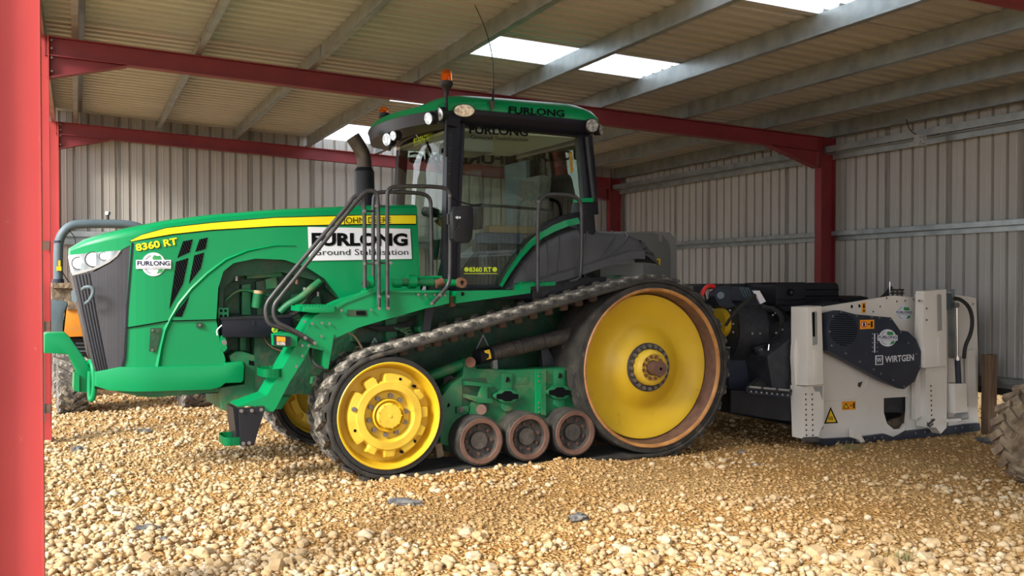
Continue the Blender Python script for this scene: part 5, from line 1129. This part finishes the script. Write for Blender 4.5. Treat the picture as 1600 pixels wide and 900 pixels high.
tube('weld_seam', [Q(*q) for q in ((1288, 627, 1.152), (1335, 624, 1.152), (1345, 620, 1.152), (1351, 608, 1.152), (1358, 588, 1.152))], .006, 'white', stab, n=6)
# body of the stabiliser
bd = prism('rotor_housing', [(-1.2, .35), (-1.0, .30), (1.25, .15), (1.3, 1.1), (.9, 1.35), (-.7, 1.2), (-1.3, .85)], -1.10, 1.2, 'navy_d', stab, .02)
sp_('far_side_plate', [(1262, 500), (1500, 480), (1510, 640), (1270, 650)], -1.2, .03, 'white')
sp_('frame_beam', [(1135, 543), (1188, 541), (1215, 541), (1240, 545), (1240, 575), (1200, 575), (1185, 612), (1140, 608)], .75, .25, 'navy', bevel=.01)
sp_('frame_edge', [(1136, 542), (1190, 540), (1190, 542), (1136, 544)], .76, .2, 'trim_grey')
cn = rod('drive_drum', Q(1122, 515, .55), Q(1166, 515, .55), .36, 'navy_d', stab, 32); 
rod('drive_drum', Q(1160, 512, .35), Q(1245, 512, .35), .22, 'navy_d', stab, 28); rod('drum_flange', Q(1205, 515, .5), Q(1210, 515, .5), .25, 'black', stab, 28)
ya = rod('yellow_drum', Q(1120, 505, .62), Q(1136, 505, .62), .15, 'yellow', stab, 24)
sp_('link_arm', [(1150, 480), (1165, 482), (1188, 500), (1203, 525), (1203, 545), (1175, 545), (1172, 520), (1160, 495)], .85, .12, 'navy', bevel=.012)
sp_('link_arm', [(1172, 452), (1182, 452), (1192, 472), (1200, 492), (1185, 500), (1165, 482), (1162, 470), (1140, 470), (1142, 450), (1160, 448)], .80, .12, 'navy', bevel=.012)
sp_('link_arm', [(1116, 463), (1118, 456), (1128, 450), (1142, 446), (1142, 468), (1150, 478), (1138, 482), (1124, 478)], .90, .10, 'navy', bevel=.012); rod('pivot_pin', Q(1126, 461.5, .93), Q(1126, 461.5, .85), .035, 'bluegrey', stab, 18)
sp_('top_beam', [(1060, 444), (1190, 443), (1190, 452), (1062, 452)], .10, .4, 'navy_d', bevel=.01); sp_('top_beam', [(1062, 447), (1100, 446), (1110, 500), (1075, 500)], .30, .25, 'navy_d')
for x in (1153, 1157, 1161, 1165): sp_('cooling_rib', [(x+3, 449), (x+4.5, 449), (x+12, 466), (x+10.5, 466)], .815, .02, 'bluegrey')
hk = tube('red_hook', [Q(*q) for q in ((1096, 463, .8), (1100, 452, .8), (1107, 446, .8), (1116, 448, .8))], .022, 'red_plastic', stab)
tg_ = sp_('white_tag', [(1177, 454), (1187, 454), (1197, 471), (1189, 475), (1183, 464)], .95, .02, 'decal', bevel=.004); sp_('white_lid', [(1186, 453), (1208, 453), (1210, 459), (1190, 459)], .0, .3, 'decal')
for k in range(5): tube('hydraulic_hose', [Q(*q) for q in ((1134+k, 509-k*2, .95), (1150+k*3, 484-k*2, .98), (1166+k*2, 470-k*1.5, .97), (1180, 465-k, .95))], .014, 'rubber_clean', stab)
for k in range(3): tube('hydraulic_hose', [Q(*q) for q in ((1190, 476+k*2, .9), (1210+k*3, 482, .95), (1222+k*2, 500, .95), (1216, 525, .9), (1208, 528, .85))], .011, 'rubber_clean', stab)
for x, y in ((1207, 492), (1212, 520), (1222, 515), (1211, 489), (1140, 485), (1148, 486), (1145, 506), (1145, 519), (1175, 521), (1187, 521)): bolt(Q(x, y, .93), .010, .01, 'trim_grey', stab)
sp_('triangle_bracket', [(1178, 543), (1200, 536), (1200, 575), (1196, 578)], .95, .03, 'black', bevel=.004); sp_('bracket_ring', [(1184, 546), (1192, 544), (1194, 552), (1187, 552)], .96, .02, 'chrome'); rod('linkage_bar', Q(1201, 538, 1.0), Q(1199, 558, 1.0), .012, 'chrome', stab, 8); rod('linkage_bar', Q(1215, 555, 1.0), Q(1205, 570, 1.0), .010, 'chrome', stab, 8)
rod('cross_bar', Q(1202, 551, .9), Q(1240, 553, .9), .03, 'dark_steel', stab, 14); rod('cross_bar', Q(1208, 546, .5), Q(1240, 547, .5), .03, 'dark_steel', stab, 14); rod('cross_bar', Q(1212, 563, .95), Q(1240, 564, .95), .02, 'dark_steel', stab, 14)
# rubber hood with treads above the front shield
A_, B_, C_, D_ = Q(1167, 607, 1.15), Q(1237, 613, 1.15), Q(1238, 578, .6), Q(1204, 575, .6)
bm = bmesh.new(); f = bm.faces.new([bm.verts.new(v) for v in (A_, B_, C_, D_)]); r = bmesh.ops.extrude_face_region(bm, geom=[f]); bmesh.ops.translate(bm, verts=[v for v in r['geom'] if isinstance(v, bmesh.types.BMVert)], vec=(0, 0, -.03)); hd = fin('front_hood', bm, 'dark_steel', stab)
for k in (.02, .33, .66, .98):
    a = A_.lerp(B_, k)+Vector((0, 0, .01)); b = D_.lerp(C_, k)+Vector((0, 0, .01)); rod('hood_strap', a, b, .014, 'navy_d', hd, 8)
for q in (.03, .5, .97):
    a = A_.lerp(D_, q); b = B_.lerp(C_, q); rod('hood_strap', a+Vector((0, 0, .01)), b+Vector((0, 0, .01)), .011, 'trim_grey' if q < .1 else 'navy_d', hd, 8)
    for k in range(7): p = a.lerp(b, k/6+.01); bolt(p+Vector((0, -.012, .012)), .008, .01, 'trim_grey', hd)
fl = sp_('front_flap', [(1168, 611), (1235, 618), (1235, 658), (1222, 657), (1142, 644), (1142, 610)], 1.12, .03, 'black'); sp_('flap_strip', [(1168, 607), (1235, 613), (1235, 622), (1168, 615)], 1.15, .03, 'navy', fl)
for k in range(8): bolt(Q(1173+k*8.2, 611.5+k*.85, 1.155), .010, .008, 'trim_grey', fl)
sp_('under_body', [(1138, 610), (1240, 615), (1240, 665), (1138, 645)], .6, .5, 'black')
# black tool box and pipework on top
tb = sp_('toolbox', [(1212, 445), (1216, 442), (1258, 441), (1260, 444), (1260, 476), (1256, 478), (1214, 478), (1212, 475)], .60, .55, 'black', bevel=.02)
sp_('toolbox_side', [(1259, 444), (1266, 441.5), (1308, 442), (1311, 446), (1311, 472), (1259, 476)], .40, .5, 'black', tb, bevel=.02)
for y in (452, 462): sp_('toolbox_rib', [(1260, y), (1311, y-.6), (1311, y+1), (1260, y+1.6)], .405, .02, 'ink', tb)
c = Q(1235, 457, .605); rod('lock', c, c+Vector((0, -.012, 0)), .038, 'ink', tb, 20); rod('lock_knob', c+Vector((0, -.012, 0)), c+Vector((0, -.02, 0)), .018, 'dark_steel', tb, 14)
sp_('lid_line', [(1213, 467), (1235, 469), (1259, 467), (1259, 468.2), (1235, 470.3), (1213, 468.2)], .603, .004, 'ink', tb)
sp_('mounting_beam', [(1205, 478), (1262, 478), (1300, 470), (1330, 474), (1330, 482), (1205, 488)], .55, .5, 'navy_d', bevel=.01)
sp_('top_cover', [(1325, 468), (1335, 464), (1345, 462), (1356, 464), (1362, 472), (1325, 476)], .5, .3, 'black', bevel=.02)
tube('hydraulic_hose', [Q(*q) for q in ((1362, 474, .8), (1378, 466, .8), (1388, 456, .8), (1392, 448, .8))], .022, 'rubber_clean', stab)
for k in range(4): rod('steel_pipe', Q(1388+k*7, 465, .8), Q(1388+k*7, 450+k, .8), .010, 'dark_steel', stab, 8)
for y in (453, 458): rod('steel_pipe', Q(1388, y, .8), Q(1412, y, .8), .010, 'dark_steel', stab, 8)
rod('steel_pipe', Q(1390, 440, .82), Q(1390, 462, .82), .008, 'chrome', stab, 8)
# ------------------------------------------------------------------ grey cabinet behind the tractor
KO = Vector(TO)+T.ax*3.3+T.n*2.1; K = Frame(KO, 25.0)
kb = empty('equipment_cabinet', KO, TA, 'tall grey cabinet with rounded top corner standing behind the tractor cab', 'cabinet')
def kp(name, pts, t, th, m, par=None, **k): return plate(K, name, pts, t, th, m, par or kb, **k)
def kbot(x): return (x, 600)
kp('body', [(932, 362), (1025, 361), (1048, 363), (1056, 372), (1058, 400), (1058, 600), (932, 600)], 0, .6, 'trim_grey', bevel=.03)
kp('panel', [(940, 364), (1020, 363), (1036, 368), (1045, 378), (1048, 392), (1048, 600), (940, 600)], .02, .03, 'grey_panel', bevel=.01)
kp('catch', [(1030, 367), (1034, 367), (1035, 377), (1031, 378)], .04, .03, 'trim_grey'); yl = kp('label_plate', [(1023, 404), (1032, 404), (1032, 414), (1023, 414)], .025, .006, 'warn'); kp('pictogram', [(1025, 407), (1029, 407), (1029, 411), (1025, 411)], .034, .004, 'ink')
# ------------------------------------------------------------------ site dumper at the left
DO = gpt(205, 640, 0.0); DO = Vector((-4.55, 12.9, 0)); D = Frame(DO, 25.0)
dm = empty('site_dumper', DO, math.radians(25), 'dirty orange and blue-grey site dumper with a roll bar, behind the tractor nose', 'dumper')
def dp(name, pts, t, th, m, par=None, **k): return plate(D, name, pts, t, th, m, par or dm, **k)
def DP(x, y, t): return D.P(x, y, t)
tube('roll_bar', [DP(91, 440, .25), DP(91, 400, .25), DP(92, 372, .25), DP(108, 352, .25), DP(135, 349.5, .25), DP(205, 350, .25), DP(228, 360, .25), DP(236, 385, .25), DP(236, 440, .25)], .052, 'bluegrey', dm, it=3, n=16)
rod('bar_joint', DP(91, 376, .25), DP(91, 379, .25), .056, 'navy', dm, 18); rod('bar_foot', DP(91, 436, .25), DP(91, 442, .25), .065, 'navy', dm, 18)
tp_l = dp('yellow_label', [(91, 407), (94.5, 407), (94.5, 416), (91, 416)], .32, .01, 'warn'); dp('yellow_label', [(88, 416.5), (96, 416.5), (96, 423), (88, 423)], .32, .01, 'warn')
rod('lamp_post', DP(168, 346, .25), DP(168, 336, .25), .018, 'dark_steel', dm, 10); rod('lamp', DP(168, 336, .25), DP(169, 331, .25), .03, 'chrome', dm, 12)
tube('wire', [DP(108, 360, .3), DP(117, 370, .3), DP(118, 382, .3), DP(118, 390, .3)], .005, 'black', dm); tube('wire', [DP(97, 424, .3), DP(104, 436, .3), DP(112, 446, .3)], .006, 'black', dm)
dp('deck', [(82, 442), (116, 442), (240, 446), (240, 452), (82, 450)], .35, 1.1, 'mud'); dp('mud_load', [(80, 448), (130, 450), (240, 452), (240, 476), (120, 478), (82, 470)], .30, 1.0, 'mud')
dp('side_tank', [(79, 468), (100, 470), (106, 474), (100, 490), (98, 525), (79, 525)], .45, .5, 'bluegrey', bevel=.02)
dp('skip', [(104, 482), (125, 475), (230, 475), (232, 500), (200, 524), (99, 527)], .45, .9, 'orange_skip', bevel=.02); dp('skip_lip', [(108, 470), (200, 473), (200, 480), (104, 484)], .48, .3, 'mud')
dp('radiator', [(108, 529), (150, 529), (150, 556), (112, 556)], .30, .6, 'black'); 
for k in range(3): dp('radiator_slot', [(118, 535+k*6), (136, 535+k*6), (136, 538+k*6), (118, 538+k*6)], .31, .02, 'bluegrey')
dp('underframe', [(100, 545), (330, 545), (330, 600), (110, 600)], .0, .5, 'navy_d')
def tyre(par, c, r, w, name='tyre', hubm='orange_skip', m='rubber_dust'):
    """tyre whose axle lies along local x"""
    bm = bmesh.new(); prof = [(r*.62, -w*.42), (r*.80, -w*.5), (r*.95, -w*.46), (r, -w*.34), (r*1.0, w*.34), (r*.95, w*.46), (r*.80, w*.5), (r*.62, w*.42)]; R_ = []
    for j in range(40):
        a = 2*pi*j/40; R_.append([bm.verts.new((c[0]+y, c[1]+q*math.cos(a), c[2]+q*math.sin(a))) for q, y in prof])
    for j in range(40):
        p, q = R_[j], R_[(j+1) % 40]
        for k in range(len(prof)-1): bm.faces.new((p[k], p[k+1], q[k+1], q[k]))
    o = fin(name, bm, m, par, True)
    nl = 22
    for j in range(nl):
        for sd in (-1, 1):
            a = 2*pi*(j+.5*(sd > 0))/nl; mt = Matrix.Translation(c) @ Matrix.Rotation(a, 4, 'X') @ Matrix.Translation((sd*w*.22, 0, r)) @ Matrix.Rotation(sd*.55, 4, 'Z')
            bm = bmesh.new(); add_box(bm, (-w*.26, -.028, -.02), (w*.26, .028, .028), mt); fin('tread_lug', bm, m, o)
    bm = bmesh.new(); sweep(bm, [Vector(c)+Vector((-w*.3, 0, 0)), Vector(c)+Vector((w*.3, 0, 0))], r*.62, 24); fin('wheel_disc', bm, hubm, o, True)
    return o
yw = Matrix.Identity(4)
for cx, cy_ in ((-.80, .0), (.60, .0), (-.80, 1.8), (.60, 1.8)): tyre(dm, Vector((cx, cy_, .40)), .42, .34)
# ------------------------------------------------------------------ timber post, tyre at the right edge, debris
pp = gpt(1545, 672, 0.0); tpz = empty('timber_post', (pp.x, pp.y, float(height(pp.x, pp.y))-.05), .3, 'short brown timber post standing right of the white stabiliser', 'post')
h_ = (672-545)/F_PX*pp.y+.05; box('post', (-.055, -.055, 0), (.055, .055, h_), 'timber', tpz, .006); box('nail', (-.02, -.10, h_*.15), (.08, -.05, h_*.16), 'steel', tpz)
wr = empty('machine_wheel', (4.13, 8.12, 0.0), math.radians(105), 'muddy rubber tyre of a machine cut off by the right edge', 'wheel')
tyre(wr, Vector((0, 0, .395)), .38, .26, hubm='bluegrey', m='mud')
rod('hub', (-.07, 0, .395), (-.12, 0, .395), .09, 'bluegrey', wr, 20)
for k in range(6): a = k*1.05; rod('wheel_nut', (-.075, .14*math.cos(a), .395+.14*math.sin(a)), (-.095, .14*math.cos(a), .395+.14*math.sin(a)), .016, 'dark_steel', wr, 6)
g = random.Random(5)
def lump(name, px, py, w, d, h, m, label, seed):
    p = gpt(px, py); bm = bmesh.new(); bmesh.ops.create_icosphere(bm, subdivisions=3, radius=1.0); q = random.Random(seed); o3 = [q.uniform(0, 9) for _ in range(3)]
    import mathutils.noise as mn
    for v in bm.verts:
        k = 1+.55*mn.noise(v.co*1.6+Vector(o3))+.25*mn.noise(v.co*4+Vector(o3)); v.co = Vector((v.co.x*w/2*k, v.co.y*d/2*k, v.co.z*h*k))
    o = fin(name, bm, m, None, False); o.location = (p.x, p.y, float(height(p.x, p.y))+h*.35); o.rotation_euler = (0, 0, q.uniform(-.6, .6)); return tag(o, label, 'debris')
lump('plastic_scrap', 632, 790, .26, .10, .035, 'stone_grey', 'crumpled grey plastic scrap on the sand below the front wheel', 1)
lump('plastic_scrap', 905, 820, .12, .16, .03, 'stone_grey', 'small dark grey fluffy scrap on the sand below the big wheel', 2)
lump('plastic_scrap', 232, 826, .16, .07, .025, 'stone_grey', 'grey scrap on the pale gravel in the lower left', 3)
lump('plastic_scrap', 255, 845, .08, .06, .025, 'stone_grey', 'smallest grey scrap in the lower left, just below the other one', 4)
lump('dark_stone', 1537, 694, .20, .16, .05, 'stone_grey', 'dark slate-coloured lump on the ground right of the stabiliser', 5)
lump('plastic_scrap', 1181, 735, .10, .06, .02, 'stone_grey', 'flat dark scrap lying left of the stabiliser on the sand', 6)
lump('plastic_scrap', 1160, 707, .09, .05, .02, 'stone_grey', 'small dark lump on the sand just right of the big wheel', 7)
lump('plastic_scrap', 225, 678, .16, .08, .025, 'stone_grey', 'dark scrap on the gravel beneath the tractor nose', 8)
lump('plastic_scrap', 120, 703, .10, .08, .04, 'stone_grey', 'black lump beside the foot of the middle red column', 9)
def tuft(px, py, n, h, label, seed):
    p = gpt(px, py); q = random.Random(seed); bm = bmesh.new()
    for _ in range(n):
        b = Vector((q.gauss(0, .05), q.gauss(0, .03), 0)); d = Vector((q.gauss(0, .6), q.gauss(0, .4), q.uniform(.3, 1))).normalized(); L_ = h*q.uniform(.5, 1.2); s_ = Vector((-d.y, d.x, 0)).normalized()*.0025
        m1 = b+d*L_*.5; e_ = b+d*L_+Vector((0, 0, -L_*.25)); bm.faces.new([bm.verts.new(v) for v in (b-s_, b+s_, m1+s_*.8)]); bm.faces.new([bm.verts.new(v) for v in (m1-s_*.8, m1+s_*.8, e_)]); bm.faces.new([bm.verts.new(v) for v in (b-s_, m1+s_*.8, m1-s_*.8)])
    o = fin('grass_tuft', bm, 'grass', None, recalc=False); o.location = (p.x, p.y, float(height(p.x, p.y))+.015); o['kind'] = 'stuff'; tag(o, label, 'grass')
tuft(1405, 888, 70, .11, 'sparse green-brown grass tuft among the pale stones at the bottom right', 1)
tuft(1330, 708, 90, .12, 'dry roots and grass sticking out at the foot of the stabiliser', 2)
